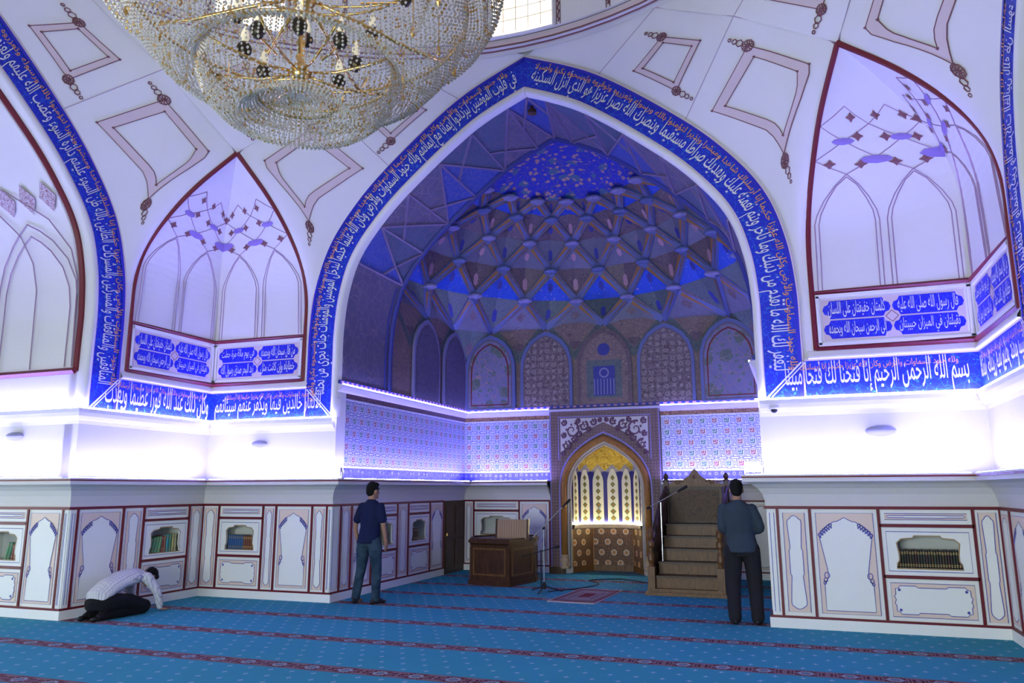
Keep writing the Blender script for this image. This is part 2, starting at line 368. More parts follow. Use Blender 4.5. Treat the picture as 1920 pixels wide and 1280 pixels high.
# the recesses behind the side and front arches
def recess(T, par, far_label=None):
    mb = MB(); ar = arch_full(.56, 0); k = len(ar)
    dep = 5.0
    mb.add([T(p[0], p[1], d) for d in (-.1, -dep) for p in ar], [(i, i+1, k+i+1, k+i) for i in range(k-1)])
    mb.plate(T, [[(-OP, 1.41)]+ar+[(OP, 1.41)]], -dep)
    for sd in (-1, 1): mb.add([T(sd*OP, z, d) for d in (-.1, -dep) for z in (1.41, 2.8)], [(0, 1, 3, 2)])
    mb.build('recess_vault', plaster, par)
recess(Tleft, wall_left); recess(Tright, wall_right)
mb = MB(); ar = arch_full(.56, 0); k = len(ar)
mb.add([Tfront(p[0], p[1], d) for d in (-.1, -3.4) for p in ar], [(i, i+1, k+i+1, k+i) for i in range(k-1)])
mb.plate(Tfront, [[(-OP, 0)]+ar+[(OP, 0)]], -3.4)
for sd in (-1, 1): mb.add([Tfront(sd*OP, z, d) for d in (-.1, -3.4) for z in (0, 2.8)], [(0, 1, 3, 2)])
mb.build('recess_vault', plaster, wall_front)
for T, par in ((Tright, wall_right), (Tleft, wall_left)):
    mb = MB(); mb.plate(T, [[(-H, 0), (-OP, 0), (-OP, 1.41), (-H, 1.41)]], 0); mb.plate(T, [[(-OP, 0), (OP, 0), (OP, 1.41), (-OP, 1.41)]], -5.0)
    mb.add([T(-OP, z, d) for d in (0, -5) for z in (0, 1.41)], [(0, 1, 3, 2)])
    if par is wall_right: mb.add([T(OP, z, d) for d in (0, -5) for z in (0, 1.41)], [(0, 1, 3, 2)])
    mb.build('dado', cream, par)
# unseen glowing windows added as daylight fill, in the side recess and entrance
def fill_window(name, T, s0, s1, z0, z1, d, e, label, nx=4, nz=4):
    p = struct(name, label); fm = MB()
    for i in range(nx+1): x = s0+(s1-s0)*i/nx; fm.tbox(T, x-.04, x+.04, z0, z1, d, d+.07)
    for j in range(nz+1): z = z0+(z1-z0)*j/nz; fm.tbox(T, s0-.04, s1+.04, z-.04, z+.04, d, d+.08)
    fm.build('window_frame', walnut, p)
    g = MB(); g.tbox(T, s0, s1, z0, z1, d-.03, d+.02); g.build('pane', glow(name+'_daylight_fill', (.90, 1.0, 1.0), e), p)
fill_window('window_1', Tfront, -2.4, 2.4, .1, 3.1, -3.38, FILL_DOOR, 'unseen glowing entrance added as daylight fill behind the viewer')
fill_window('window_2', Tleft, -2.2, 2.2, .1, 2.3, -4.96, FILL_SIDE, 'unseen glowing window added for daylight on the carpet, in the recess beyond the left edge')
# ------------------------------------------------------------------ ledges, cornices and their light strips
PATH_L = [(-10.5, OP), (-H, OP), (-H, H), (XL, H), (XL, YB), (-1.24, YB)]
PATH_R = [(1.02, YB), (XR, YB), (XR, H), (H, H), (H, OP), (10.5, OP)]
cove = [(0, 1.40), (.01, 1.46), (.035, 1.55), (.08, 1.62), (.15, 1.67), (.23, 1.695), (.255, 1.70), (.255, 1.745)]
for nm, path, lb in (('trim_1', PATH_L, 'curved white ledge over the panelling left of the prayer niche'), ('trim_2', PATH_R, 'curved white ledge over the panelling right of the wooden pulpit')):
    p = struct(nm, lb)
    m = MB(); sweep(path, cove, m); m.build('cove', plaster, p, smooth=False)
    m = MB(); sweep(path, [(.0, 1.765), (.262, 1.745), (.262, 1.762), (.262, 1.765)], m); m.build('red_lip', redtrim, p)
    m = MB(); sweep(path, [(.258, 1.762), (.258, 1.785), (0, 1.785)], m); m.build('ledge_top', plaster, p)
corn = [(0, 2.50), (.02, 2.545), (.05, 2.56), (.085, 2.60), (.10, 2.65), (.10, 2.70), (.02, 2.722)]
for nm, path, lb in (('trim_3', PATH_L[:4], 'white cornice under the blue inscription left of the great niche'), ('trim_4', PATH_R[2:], 'white cornice under the blue inscription right of the great niche')):
    m = MB(); sweep(path, corn, m); m.build(nm, plaster, label=lb, cat='trim', kind='structure')
m = MB(); sweep([(XL, H), (XL, YB), (XR, YB), (XR, H)], [(0, 3.10), (.05, 3.13), (.10, 3.19), (.10, 3.215), (0, 3.23)], m)
m.build('trim_5', plain('violet_plaster', (.55, .5, .62), .6), label='narrow lit cornice above the tiled walls of the great niche', cat='trim', kind='structure')
def led(name, a, b, d0, d1, z0, z1, label, mat=led_mat):
    m = MB(); v = (Vector(b)-Vector(a)); n = Vector((v.y, -v.x)).normalized(); a, b = Vector(a), Vector(b)
    m.add([(p.x+n.x*d, p.y+n.y*d, z) for p in (a, b) for d in (d0, d1) for z in (z0, z1)], [(0, 1, 3, 2), (4, 6, 7, 5), (0, 4, 5, 1), (2, 3, 7, 6), (0, 2, 6, 4), (1, 5, 7, 3)])
    return m.build(name, mat, label=label, cat='light strip', group='blue-white light strips on the ledges')
e = .28
segs = [((-10.3, OP), (-H+.02, OP), 'on the ledge at the left edge of the picture'), ((-H, OP+.02-.25), (-H, H-e), 'on the ledge above the kneeling man'),
        ((-H+e, H), (XL+.2, H), 'on the ledge above the blue and brown books'), ((XL, H+.0), (XL, YB-e), 'on the ledge above the man in the navy polo shirt'),
        ((XL+e, YB), (-1.26, YB), 'on the ledge above the wooden lectern desk'), ((1.06, YB), (XR-e, YB), 'on the ledge behind the wooden pulpit'),
        ((XR, YB-e), (XR, H), 'on the inner ledge beyond the man in the grey-blue shirt'), ((XR-.2, H), (H-e, H), 'on the ledge above the long row of dark books'), ((H, H-e), (H, OP), 'on the ledge at the right edge of the picture')]
for n_, (a, b, lb) in enumerate(segs): led('led_strip', a, b, .195, .235, 1.787, 1.791, 'blue-white light strip '+lb, led_iw if 3 <= n_ <= 6 else led_mat)
for a, b, lb in (((-10.3, OP), (-H+.02, OP), 'at the left edge of the picture'), ((-H, OP-.05), (-H, H-.1), 'on the cornice above the kneeling man'), ((-H+.1, H), (XL+.05, H), 'on the cornice above the blue and brown books'), ((XR-.05, H), (H-.1, H), 'on the cornice above the long row of dark books'), ((H, H-.1), (H, OP-.05), 'at the right edge of the picture')):
    led('led_strip', a, b, .062, .092, 2.712, 2.722, 'blue-white light line high '+lb, led_co)
for a, b, lb in (((XL, H+.02), (XL, YB-.1), 'along the tiled side wall'), ((XL+.1, YB), (-1.24, YB), 'over the tiles above the lectern desk'), ((1.03, YB), (XR-.1, YB), 'over the tiles behind the wooden pulpit'), ((XR, YB-.1), (XR, H+.02), 'over the hidden tiled side wall')):
    led('led_strip', a, b, .085, .105, 3.216, 3.232, 'thin blue light line high '+lb, led_up)
# ------------------------------------------------------------------ painted panelling
def closed_sym(h): return [(x, z) for x, z in h]+[(-x, z) for x, z in reversed(h) if abs(x) > 1e-6]
ARCH_O = [(.84, .012), (.84, .29), (.76, .325), (.70, .36), (.70, .43), (.92, .80), (.86, .825), (.80, .855), (.70, .875), (.62, .905), (.50, .925), (.40, .950), (.28, .955), (.14, .975), (0, 1)]
NARR_O = [(0, 0), (.28, .012), (.50, .030), (.66, .045), (.70, .075), (.62, .20), (.52, .33), (.52, .35), (.62, .37), (.62, .62), (.52, .64), (.52, .67), (.66, .92), (.60, .95), (.40, .965), (.26, .985), (0, 1)]
WIDE_O = [(.96, .30), (1.0, .38), (.96, .5), (1.0, .62), (.96, .70), (.96, .90), (.88, .92), (.84, 1.0), (.42, 1.0), (.36, .94), (0, .94)]
WIDE = [(x, z) for x, z in WIDE_O]+[(-x, z) for x, z in reversed(WIDE_O[:-1])]+[(-x, 1-z) for x, z in WIDE_O if z > .69]+[(x, 1-z) for x, z in reversed(WIDE_O[:-1]) if z > .69]
LONG = [(1, .5), (.96, .9), (.55, .9), (.5, 1), (-.5, 1), (-.55, .9), (-.96, .9), (-1, .5), (-.96, .1), (-.55, .1), (-.5, 0), (.5, 0), (.55, .1), (.96, .1)]
HOLE = [(-1, 0), (1, 0), (.97, .15), (.90, .25), (.90, .45), (.95, .78), (.80, .90), (.45, .93), (.40, 1), (-.40, 1), (-.45, .93), (-.80, .90), (-.95, .78), (-.90, .45), (-.90, .25), (-.97, .15)]
PM = [cream, pinkfill, cream, blueline]
def fit(shape, s0, s1, z0, z1): return [((s0+s1)/2+x*(s1-s0)/2, z0+z*(z1-z0)) for x, z in shape]
def panel(T, par, s0, s1, z0, z1, kind, name):
    mb = MB(); ln = MB(); w_ = s1-s0
    mb.slab(T, [[(s0, z0), (s1, z0), (s1, z1), (s0, z1)]], -.03, 0.0, 0)
    b = .045 if w_ > .3 else .03
    a0, a1, c0, c1 = s0+b, s1-b, z0+b, z1-b
    mb.slab(T, [[(a0, c0), (a1, c0), (a1, c1), (a0, c1)]], 0, .006, 1)
    ln.ribbon(T, [(a0, c0), (a1, c0), (a1, c1), (a0, c1)], .007, .011, 0, True)
    g = .03
    if kind == 'arch': sh = fit(closed_sym(ARCH_O), a0, a1, c0+.02, c1-.05)
    elif kind == 'narrow': sh = fit(closed_sym(NARR_O), a0, a1, c0+.03, c1-.03)
    elif kind == 'wide': sh = fit(WIDE, a0+g, a1-g, c0+g, c1-g)
    else: sh = fit(LONG, a0+.02, a1-.02, c0+.02, c1-.02)
    mb.slab(T, [sh], .006, .010, 2); ln.ribbon(T, sh, .008, .013, 0, True)
    mx, hw = (a0+a1)/2, (a1-a0)/2
    if kind == 'arch':
        for sd in (-1, 1):
            for i in range(6):
                t = i/5; x, z = .92-.40*t, .80+.105*t**.8
                ln.ribbon(T, circ(mx+sd*hw*x*.97, c0+.02+(c1-c0-.07)*z+.012, .017, 8), .012, .014, 0, True)
                ln.plate(T, [circ(mx+sd*hw*(x-.05), c0+.02+(c1-c0-.07)*z-.018, .011, 6)], .014, 0)
            for zz, r in ((.375, .035), (.33, .025), (.30, .018)): ln.ribbon(T, circ(mx+sd*hw*(.74+(.375-zz)*1.2), c0+(c1-c0)*zz, r*.8, 9, r), .009, .014, 0, True)
    if kind == 'wide':
        for sx in (-1, 1):
            for z in (c0+.075, c1-.075): ln.plate(T, [circ(mx+sx*(hw-.085), z, .016, 7)], .014, 0)
    o = mb.build(name, PM, par); ln.build('painted_outline', blueline, o); return o
def bookcase(T, s0, s1, org, label):
    p = empty('built_in_bookcase', org, label=label, cat='bookcase')
    panel(T, p, s0, s1, 1.215, 1.375, 'long', 'top_panel'); panel(T, p, s0, s1, .14, .60, 'wide', 'lower_panel')
    z0, z1 = .64, 1.17; hole = fit(HOLE, s0+.13, s1-.13, z0+.075, z1-.09)
    mb = MB(); mb.slab(T, [[(s0, z0), (s1, z0), (s1, z1), (s0, z1)], hole], -.02, .004, 0)
    o = mb.build('niche_panel', [cream], p)
    ln = MB(); ln.ribbon(T, [(s0+.045, z0+.045), (s1-.045, z0+.045), (s1-.045, z1-.045), (s0+.045, z1-.045)], .008, .009, 0, True); ln.build('painted_outline', blueline, o)
    rim = MB(); rim.slab(T, [hole], -.02, .0095, 0); k = len(hole)
    rim = MB(); rim.ribbon(T, hole, .014, .007, 0, True); rim.build('niche_rim', plain('ochre_rim', (.36, .25, .13), .6), o)
    bx = MB(); A, B, C, D = s0+.06, s1-.06, z0+.05, z1-.02
    bx.add([T(s, z, d) for s in (A, B) for d in (-.30, -.02) for z in (C, D)], [(0, 1, 3, 2), (4, 6, 7, 5), (0, 4, 5, 1), (0, 2, 6, 4), (1, 5, 7, 3)])
    bx.add([T(s, z0+.055, d) for s in (A, B) for d in (-.30, -.01)]+[T(s, z0+.073, d) for s in (A, B) for d in (-.30, -.01)], [(0, 1, 3, 2), (4, 5, 7, 6), (1, 3, 7, 5)])
    bx.build('niche_box', plain('niche_plaster', (.62, .64, .60), .7), p); return p
def wainscot(T, par, items, skip=()):
    """items: (s0, s1, kind); red battens between them, plinth below"""
    lo, hi = min(i[0] for i in items), max(i[1] for i in items)
    for s0, s1, kind in items:
        if kind in ('arch', 'narrow'): panel(T, par, s0+.017, s1-.017, .14, 1.375, kind, kind+'_panel')
        elif kind == 'strip':
            mb = MB(); mb.tbox(T, s0+.012, s1-.012, .13, 1.38, -.03, .006); o = mb.build('strip_panel', cream, par)
            l = MB(); l.ribbon(T, [(s0+.04, .18), (s1-.04, .18), (s1-.04, 1.33), (s0+.04, 1.33)], .007, .010, 0, True); l.build('painted_outline', blueline, o)
        elif kind == 'shelf':
            for z in (.605, 1.175):
                m = MB(); m.tbox(T, s0, s1, z, z+.035, -.02, .018); m.build('red_batten', redtrim, par)
    for s in sorted({round(x, 4) for i in items for x in i[:2]} - set(skip)):
        m = MB(); m.tbox(T, s-.015, s+.015, .13, 1.40, -.03, .018); m.build('red_batten', redtrim, par)
    for z0, z1, d1, mt, nm in ((1.375, 1.41, .022, redtrim, 'red_batten'), (.115, .14, .026, redtrim, 'red_batten'), (0, .115, .03, cream, 'plinth')):
        m = MB(); m.tbox(T, lo-(.0 if lo not in skip else d1-.003), hi+(.0 if hi not in skip else d1-.003), z0, z1, -.03, d1); m.build(nm, mt, par)
SH = []      # bookcases, filled with books further down
def shelves(T, tn, items, org, labels):
    k = 0
    for s0, s1, kind in items:
        if kind == 'shelf':
            SH.append((T, tn, s0+.017, s1-.017, bookcase(T, s0+.017, s1-.017, org((s0+s1)/2), labels[k]))); k += 1
I = [(-5.53, -5.21, 'narrow'), (-5.21, -4.37, 'shelf'), (-4.37, -4.13, 'narrow'), (-4.13, -3.48, 'arch'), (-3.48, -3.22, 'narrow'), (-3.22, -3.125, 'strip')]
wainscot(Tback, wall_back, I, (-3.125,)); shelves(Tback, 'back', I, lambda s: (s, H, 0), ['cream painted bookcase holding a row of blue and brown books'])
I = [(3.04, 3.17, 'strip'), (3.17, 3.54, 'narrow'), (3.54, 4.29, 'arch'), (4.29, 5.26, 'shelf'), (5.26, 5.53, 'narrow')]
wainscot(Tback, wall_back, I, (3.04,)); shelves(Tback, 'back', I, lambda s: (s, H, 0), ['cream painted bookcase holding a long row of dark gilt-banded books'])
I = [(3.08, 3.2, 'strip'), (3.2, 3.95, 'arch'), (3.95, 4.32, 'narrow'), (4.32, 5.22, 'shelf'), (5.22, 5.53, 'narrow')]
wainscot(Tleft, wall_left, I, (3.08,)); shelves(Tleft, 'left', I, lambda s: (-H, s, 0), ['cream painted bookcase with leaning green books beside the kneeling man'])
I = [(-9.0, -7.15, 'strip'), (-7.15, -6.26, 'shelf'), (-6.26, -5.63, 'arch'), (-5.63, -5.53, 'strip')]
wainscot(Trec, wall_left, I, (-5.53,)); shelves(Trec, 'rec', I, lambda s: (s, OP, 0), ['cream painted bookcase cut by the left edge of the picture'])
wall_il = struct('wall_iwan_left', 'tiled and panelled side wall of the great niche behind the navy polo shirt')
wall_ib = struct('wall_iwan_back', 'tiled back wall of the great niche around the prayer niche')
wall_ir = struct('wall_iwan_right', 'hidden right side wall of the great niche')
I = [(5.53, 5.76, 'strip'), (5.76, 6.08, 'narrow'), (6.08, 6.70, 'arch'), (6.70, 7.57, 'shelf'), (7.57, 7.98, 'narrow'), (7.98, 8.85, 'shelf'), (8.85, 9.45, 'arch')]
wainscot(Til, wall_il, I, (5.53,)); shelves(Til, 'il', I, lambda s: (XL, s, 0), ['cream painted bookcase half hidden by the man in the navy polo shirt', 'cream painted bookcase holding one dark book near the dark wooden door'])
I = [(-3.14, -2.92, 'narrow'), (-2.92, -1.92, 'shelf'), (-1.92, -1.27, 'arch')]
wainscot(Tib, wall_ib, I); shelves(Tib, 'ib', I, lambda s: (s, YB, 0), ['cream painted bookcase behind the wooden lectern desk'])
I = [(1.05, 1.75, 'arch'), (1.75, 2.5, 'arch'), (2.5, 3.05, 'narrow')]
wainscot(Tib, wall_ib, I)
I = [(5.53, 6.1, 'narrow'), (6.1, 6.9, 'arch'), (6.9, 7.8, 'arch'), (7.8, 8.7, 'arch'), (8.7, 9.6, 'arch'), (9.6, 10.48, 'arch')]
wainscot(Tir, wall_ir, I, (5.53,))
I = [(3.08, 3.6, 'narrow'), (3.6, 4.4, 'arch'), (4.4, 5.1, 'arch'), (5.1, 5.53, 'narrow')]
wainscot(Tright, wall_right, I, (3.08,))
# dark wooden door at the end of the side wall
dr = struct('door_1', 'dark brown wooden door in the corner beside the lectern desk')
m = MB(); m.tbox(Til, 9.47, 10.46, 0, 1.40, -.04, .01); m.build('door_leaf', walnut, dr)
for s0, s1 in ((9.55, 9.93), (10.0, 10.38)):
    for z0, z1 in ((.1, .65), (.75, 1.30)): m = MB(); m.tbox(Til, s0, s1, z0, z1, .01, .022); m.build('door_panel', walnut, dr)
m = MB(); m.lathe([(0, -.03), (.018, -.025), (.018, .025), (0, .03)], 8, (XL+.04, 9.56, .75)); m.build('door_handle', gilt, dr)
# ------------------------------------------------------------------ corner niches (defined for the corner +x +y; mirrored by sx, sy)
NICHE = crom([(3.76, H, 3.30), (3.76, H, 4.0), (3.765, H, 4.6), (3.80, H-.10, 5.1), (3.88, H-.38, 5.6), (4.0, H-.8, 6.1), (4.2, H-1.33, 6.63)], 6)
CORN = crom([(H, H, 3.30), (H, H, 4.0), (H, H, 4.6), (H-.02, H-.02, 5.1), (H-.16, H-.16, 5.6), (H-.58, H-.58, 6.12), (4.2, 4.2, 6.63)], 6)
NN = len(NICHE)
def at_z(curve, z):
    for a, b in zip(curve, curve[1:]):
        if a.z <= z <= b.z+1e-9: return a.lerp(b, (z-a.z)/max(1e-9, b.z-a.z))
    return curve[-1].copy() if z > curve[-1].z else curve[0].copy()
def nichept(q, z, ins=0.0):
    """q in [-1, 1]: frame on the x-running wall, corner, frame on the y-running wall; ins lifts the point into the room"""
    f, c = at_z(NICHE, z), at_z(CORN, z); t = abs(q); p = c.lerp(f, t)
    if q > 0: p = Vector((p.y, p.x, p.z))
    k = ins*(.75 if p.z < 5.2 else .7); return Vector((p.x-k, p.y-k, p.z-(ins*.6 if p.z > 5.2 else 0)))
def corner(sx, sy, nm, label, texts, detail=True):
    par = struct(nm, label); S = lambda p: (p[0]*sx, p[1]*sy, p[2])
    mb = MB(); zs = [3.95+(6.63-3.95)*j/26 for j in range(27)]
    qs = [-1, -.75, -.5, -.25, 0, .25, .5, .75, 1]
    mb.add([S(nichept(q, z, .008)) for z in zs for q in qs], [(j*9+i, j*9+i+1, (j+1)*9+i+1, (j+1)*9+i) for j in range(26) for i in range(8)])
    mb.build('hood', plaster, par)
    fr = MB()
    for fl_ in (0, 1):
        pts = [S((p.y, p.x, p.z) if fl_ else p) for p in NICHE]
        base = [S((H-.02, 3.76+.0, 3.3)) if fl_ else S((3.76, H-.02, 3.3))]
        fr.tube(pts, .036, 6)
        for z, r in ((3.32, .036), (4.03, .030)): fr.tube([pts[0][:2]+(z,), S((H-.03, H-.03, z))], r, 4)
    fr.build('red_frame', redtrim, par)
    sill = MB()
    for fl_ in (0, 1):
        f = (lambda a, d, z: S((a, H-d, z))) if not fl_ else (lambda a, d, z: S((H-d, a, z)))
        pr = [(0, 3.19), (.06, 3.195), (.06, 3.215), (.02, 3.285), (0, 3.30)]
        e_ = [(3.66, 0), (H, 1)]
        sill.add([f(a-(d if k_ else 0), d, z) for a, k_ in e_ for d, z in pr], [(i, i+1, 5+i+1, 5+i) for i in range(4)])
        for z in (3.365, 3.975): sill.add([f(a, d, z+dz) for a in (3.80, H-.035) for d in (.0, .03) for dz in (-.022, .022)], [(0, 1, 3, 2), (4, 6, 7, 5), (0, 4, 5, 1), (2, 3, 7, 6), (1, 5, 7, 3), (0, 2, 6, 4)])
        for a in (3.815, H-.055): sill.add([f(a+da, d, z) for da in (-.02, .02) for d in (.0, .03) for z in (3.36, 3.98)], [(0, 1, 3, 2), (4, 6, 7, 5), (0, 4, 5, 1), (2, 3, 7, 6), (1, 5, 7, 3), (0, 2, 6, 4)])
    sill.build('sill', plaster, par)
    for fl_ in (0, 1):
        T = (lambda a, z, d=0: S((a, H-d, z))) if not fl_ else (lambda a, z, d=0: S((H-d, a, z)))
        a0, a1, z0, z1 = 3.86, H-.10, 3.41, 3.93; mid, zm = (a0+a1)/2, (z0+z1)/2
        pm = MB(); pm.plate(T, [[(a0, z0), (a1, z0), (a1, z1), (a0, z1)]], .008, 0)
        for c0, c1 in ((a0, mid-.0), (mid, a1)):
            for y0, y1 in ((z0+.012, zm), (zm, z1-.012)):
                w_, h_ = (c1-c0)/2, (y1-y0)/2; cx, cy = (c0+c1)/2, (y0+y1)/2
                pm.plate(T, [[(cx+x*w_, cy+y*h_) for x, y in ((-.98, 0), (-.93, .42), (-.82, .55), (-.76, .93), (.76, .93), (.82, .55), (.93, .42), (.98, 0), (.93, -.42), (.82, -.55), (.76, -.93), (-.76, -.93), (-.82, -.55), (-.93, -.42))]], .012, 1)
        pm.plate(T, [[(mid-.10, zm), (mid, zm-.10), (mid+.10, zm), (mid, zm+.10)]], .014, 0); pm.ribbon(T, [(mid-.07, zm), (mid, zm-.07), (mid+.07, zm), (mid, zm+.07)], .012, .016, 2, True)
        ob = pm.build('text_panel', [pinkline, cobalt2, brownline], par, label='blue cartouche panel with white calligraphy')
        tm = MB(); tx = texts[fl_]; rev = (sx > 0) == (fl_ == 0)
        dirx = 1 if (fl_ == 0) == (sx > 0) else -1
        if fl_ == 0: org_, sgn = (a0 if sx > 0 else a1), (1 if sx > 0 else -1)
        else: org_, sgn = (a1 if sx > 0 else a0), (-1 if sx > 0 else 1)
        hw = (a1-a0)/2
        for i, t in enumerate(tx):      # right-top, left-top, right-bottom, left-bottom as read
            o_ = (hw if i in (0, 2) else 0)+.07
            zz = zm+.025 if i < 2 else z0+.03
            put_text(tm, t, lambda s, y: T(org_+sgn*(o_+s), zz+y, .018), hw-.14, 0, .20)
        tm.build('lettering', white_letter, ob)
    if not detail: return par
    ln = MB()
    def curve(qz, r=.0065, ins=.012): ln.tube([S(nichept(q, z, ins)) for q, z in qz], r, 4)
    for sd in (-1, 1):
        for c in (.255, .735):
            hw = .215
            for k_, g in ((1, 0), (1.0, .028)):
                a = [(c-hw+g, 4.06), (c-hw+g, 4.9), (c-hw*.93+g*.9, 5.02), (c-hw*.72+g*.8, 5.18), (c-hw*.4+g*.5, 5.34), (c, 5.46-g)]
                curve([(sd*q, z) for q, z in a]); curve([(sd*(2*c-q), z) for q, z in a])
    rows = [(5.46, [.255, .735]), (5.62, [0, .5, .98]), (5.80, [.25, .75]), (5.95, [0, .5, .97]), (6.12, [.25, .72])]
    for (za, qa), (zb, qb) in zip(rows, rows[1:]):
        for q in qa:
            for q2 in qb:
                if abs(q-q2) < .33:
                    for sd in (-1, 1): curve([(sd*q, za), (sd*(q+q2)/2, (za+zb)/2), (sd*q2, zb)])
    for z, q0, q1 in ((5.62, .0, .25), (5.62, .5, .255), (5.62, .5, .735)):
        for sd in (-1, 1): curve([(sd*q0, z), (sd*q1, 5.46)])
    ln.build('painted_ribs', plain('rib_brown', (.36, .24, .34), .7), par)
    def patch(q, z, wq, hz, mat, nm_, star=False):
        m = MB(); k = 8; pts = []
        for i in range(k):
            r = 1 if (i % 2 == 0 or not star) else .55; a = 2*PI*i/k
            pts.append(S(nichept(max(-1, min(1, q+wq*r*math.cos(a))), z+hz*r*math.sin(a), .022)))
        m.add(pts+[S(nichept(q, z, .03))], [(i, (i+1) % k, k) for i in range(k)]); m.build(nm_, mat, par)
    for sd in (-1, 1):
        for q, z, w_, h_ in ((.5, 5.60, .13, .045), (.25, 5.81, .10, .035), (.75, 5.80, .10, .035)): patch(sd*q, z, w_, h_, violet, 'violet_lozenge')
        for q, z in ((.36, 5.56), (.14, 5.56), (.62, 5.56), (.86, 5.58), (.12, 5.80), (.38, 5.82), (.62, 5.84), (.12, 6.02), (.4, 6.03), (.66, 6.02)): patch(sd*q, z, .055, .05, brownline, 'finial', True)
    patch(0, 5.62, .17, .06, violet, 'violet_lozenge'); patch(0, 5.97, .09, .05, brownline, 'finial', True)
    return par
T1 = ['قال رسول الله صلى الله عليه', 'كلمتان خفيفتان على اللسان', 'ثقيلتان في الميزان حبيبتان', 'إلى الرحمن سبحان الله وبحمده']
T2 = ['من قال سبحان الله وبحمده', 'في يوم مائة مرة حطت', 'خطاياه وإن كانت مثل', 'زبد البحر صدق رسول الله']
corner(1, 1, 'wall_corner_right', 'arched corner niche with red frame above the long row of dark books', (T1, T2))
corner(-1, 1, 'wall_corner_left', 'arched corner niche with red frame left of the great niche', (T2, T1))
corner(1, -1, 'wall_corner_front', 'arched corner niche behind the viewer', (T1, T2), False)
corner(-1, -1, 'wall_corner_rear', 'arched corner niche beyond the left edge', (T2, T1), False)
# ------------------------------------------------------------------ net vault between the arches and the drum
ceiling = struct('ceiling', 'white faceted vault with painted frames carrying the dome')
def arcpt(z0):
    for a, b in zip(HALF, HALF[1:]):
        if a[1] <= z0 <= b[1]: t = (z0-a[1])/(b[1]-a[1]); return Vector((a[0]+(b[0]-a[0])*t, H, z0))
K1 = Vector((2.03, 5.03, 8.13)); K2 = Vector((3.07, 4.60, 7.48)); NA = NICHE[-1]; DG = Vector((RD*.7071, RD*.7071, 8.16)); AP = Vector((0, H, 8.12))
B1, B2 = arcpt(7.59), arcpt(6.66)
def resample(P, n):
    P = [Vector(p) for p in P]; L = [0]
    for a, b in zip(P, P[1:]): L.append(L[-1]+(b-a).length)
    out = []
    for i in range(n+1):
        u = L[-1]*i/n; j = 0
        while j < len(L)-2 and L[j+1] < u: j += 1
        out.append(P[j].lerp(P[j+1], (u-L[j])/max(1e-9, L[j+1]-L[j])))
    return out
def band_arc(za, zb): return [Vector((p[0], H, p[1])) for p in HALF if za < p[1] < zb]
def ringarc(a0, a1, n=10): return [Vector((RD*math.cos(a0+(a1-a0)*i/n), RD*math.sin(a0+(a1-a0)*i/n), 8.16)) for i in range(n+1)]
aK1 = math.atan2(K1.y, K1.x)
def facet(Lc, Rc, n=18, m=8, bulge=.0, bdir=Vector((.6, .6, -.3))):
    L, R = resample(Lc, n), resample(Rc, n)
    return lambda u, v: (lambda i, t: (L[i].lerp(L[min(i+1, n)], t)).lerp(R[i].lerp(R[min(i+1, n)], t), u))(min(int(v*n), n-1), v*n-min(int(v*n), n-1))
OFY = Vector((0, -.008, 0))
F1 = facet([Vector((3.64, H-.008, 3.19))]+[p+OFY for p in band_arc(3.2, 6.66)]+[B2], [Vector((3.74, H-.008, 3.25))]+[Vector((p.x, min(p.y, H-.008), p.z)) for p in NICHE[2:]]+[NA.lerp(K2, .5)+Vector((.02, .02, .03)), K2], 30)
F2 = facet([B2]+band_arc(6.67, 7.58)+[B1], [K2, K2.lerp(K1, .5)+Vector((.0, .04, .05)), K1], 12)
F3 = facet([B1]+band_arc(7.6, 8.09)+[AP], [K1]+ringarc(aK1, PI/2)[1:-1]+[AP], 10)
F5 = facet([NA, NA.lerp(K2, .5)+Vector((.02, .02, .03)), K2], [DG, DG, DG], 8)
F5 = lambda u, v: (NA*(1-u)*(1-v)+K2*u*(1-v)+Vector((K2.y, K2.x, K2.z))*(1-u)*v+DG*u*v)
F4 = facet([K2, K1], [DG]+ringarc(PI/4, aK1)[1:], 8)
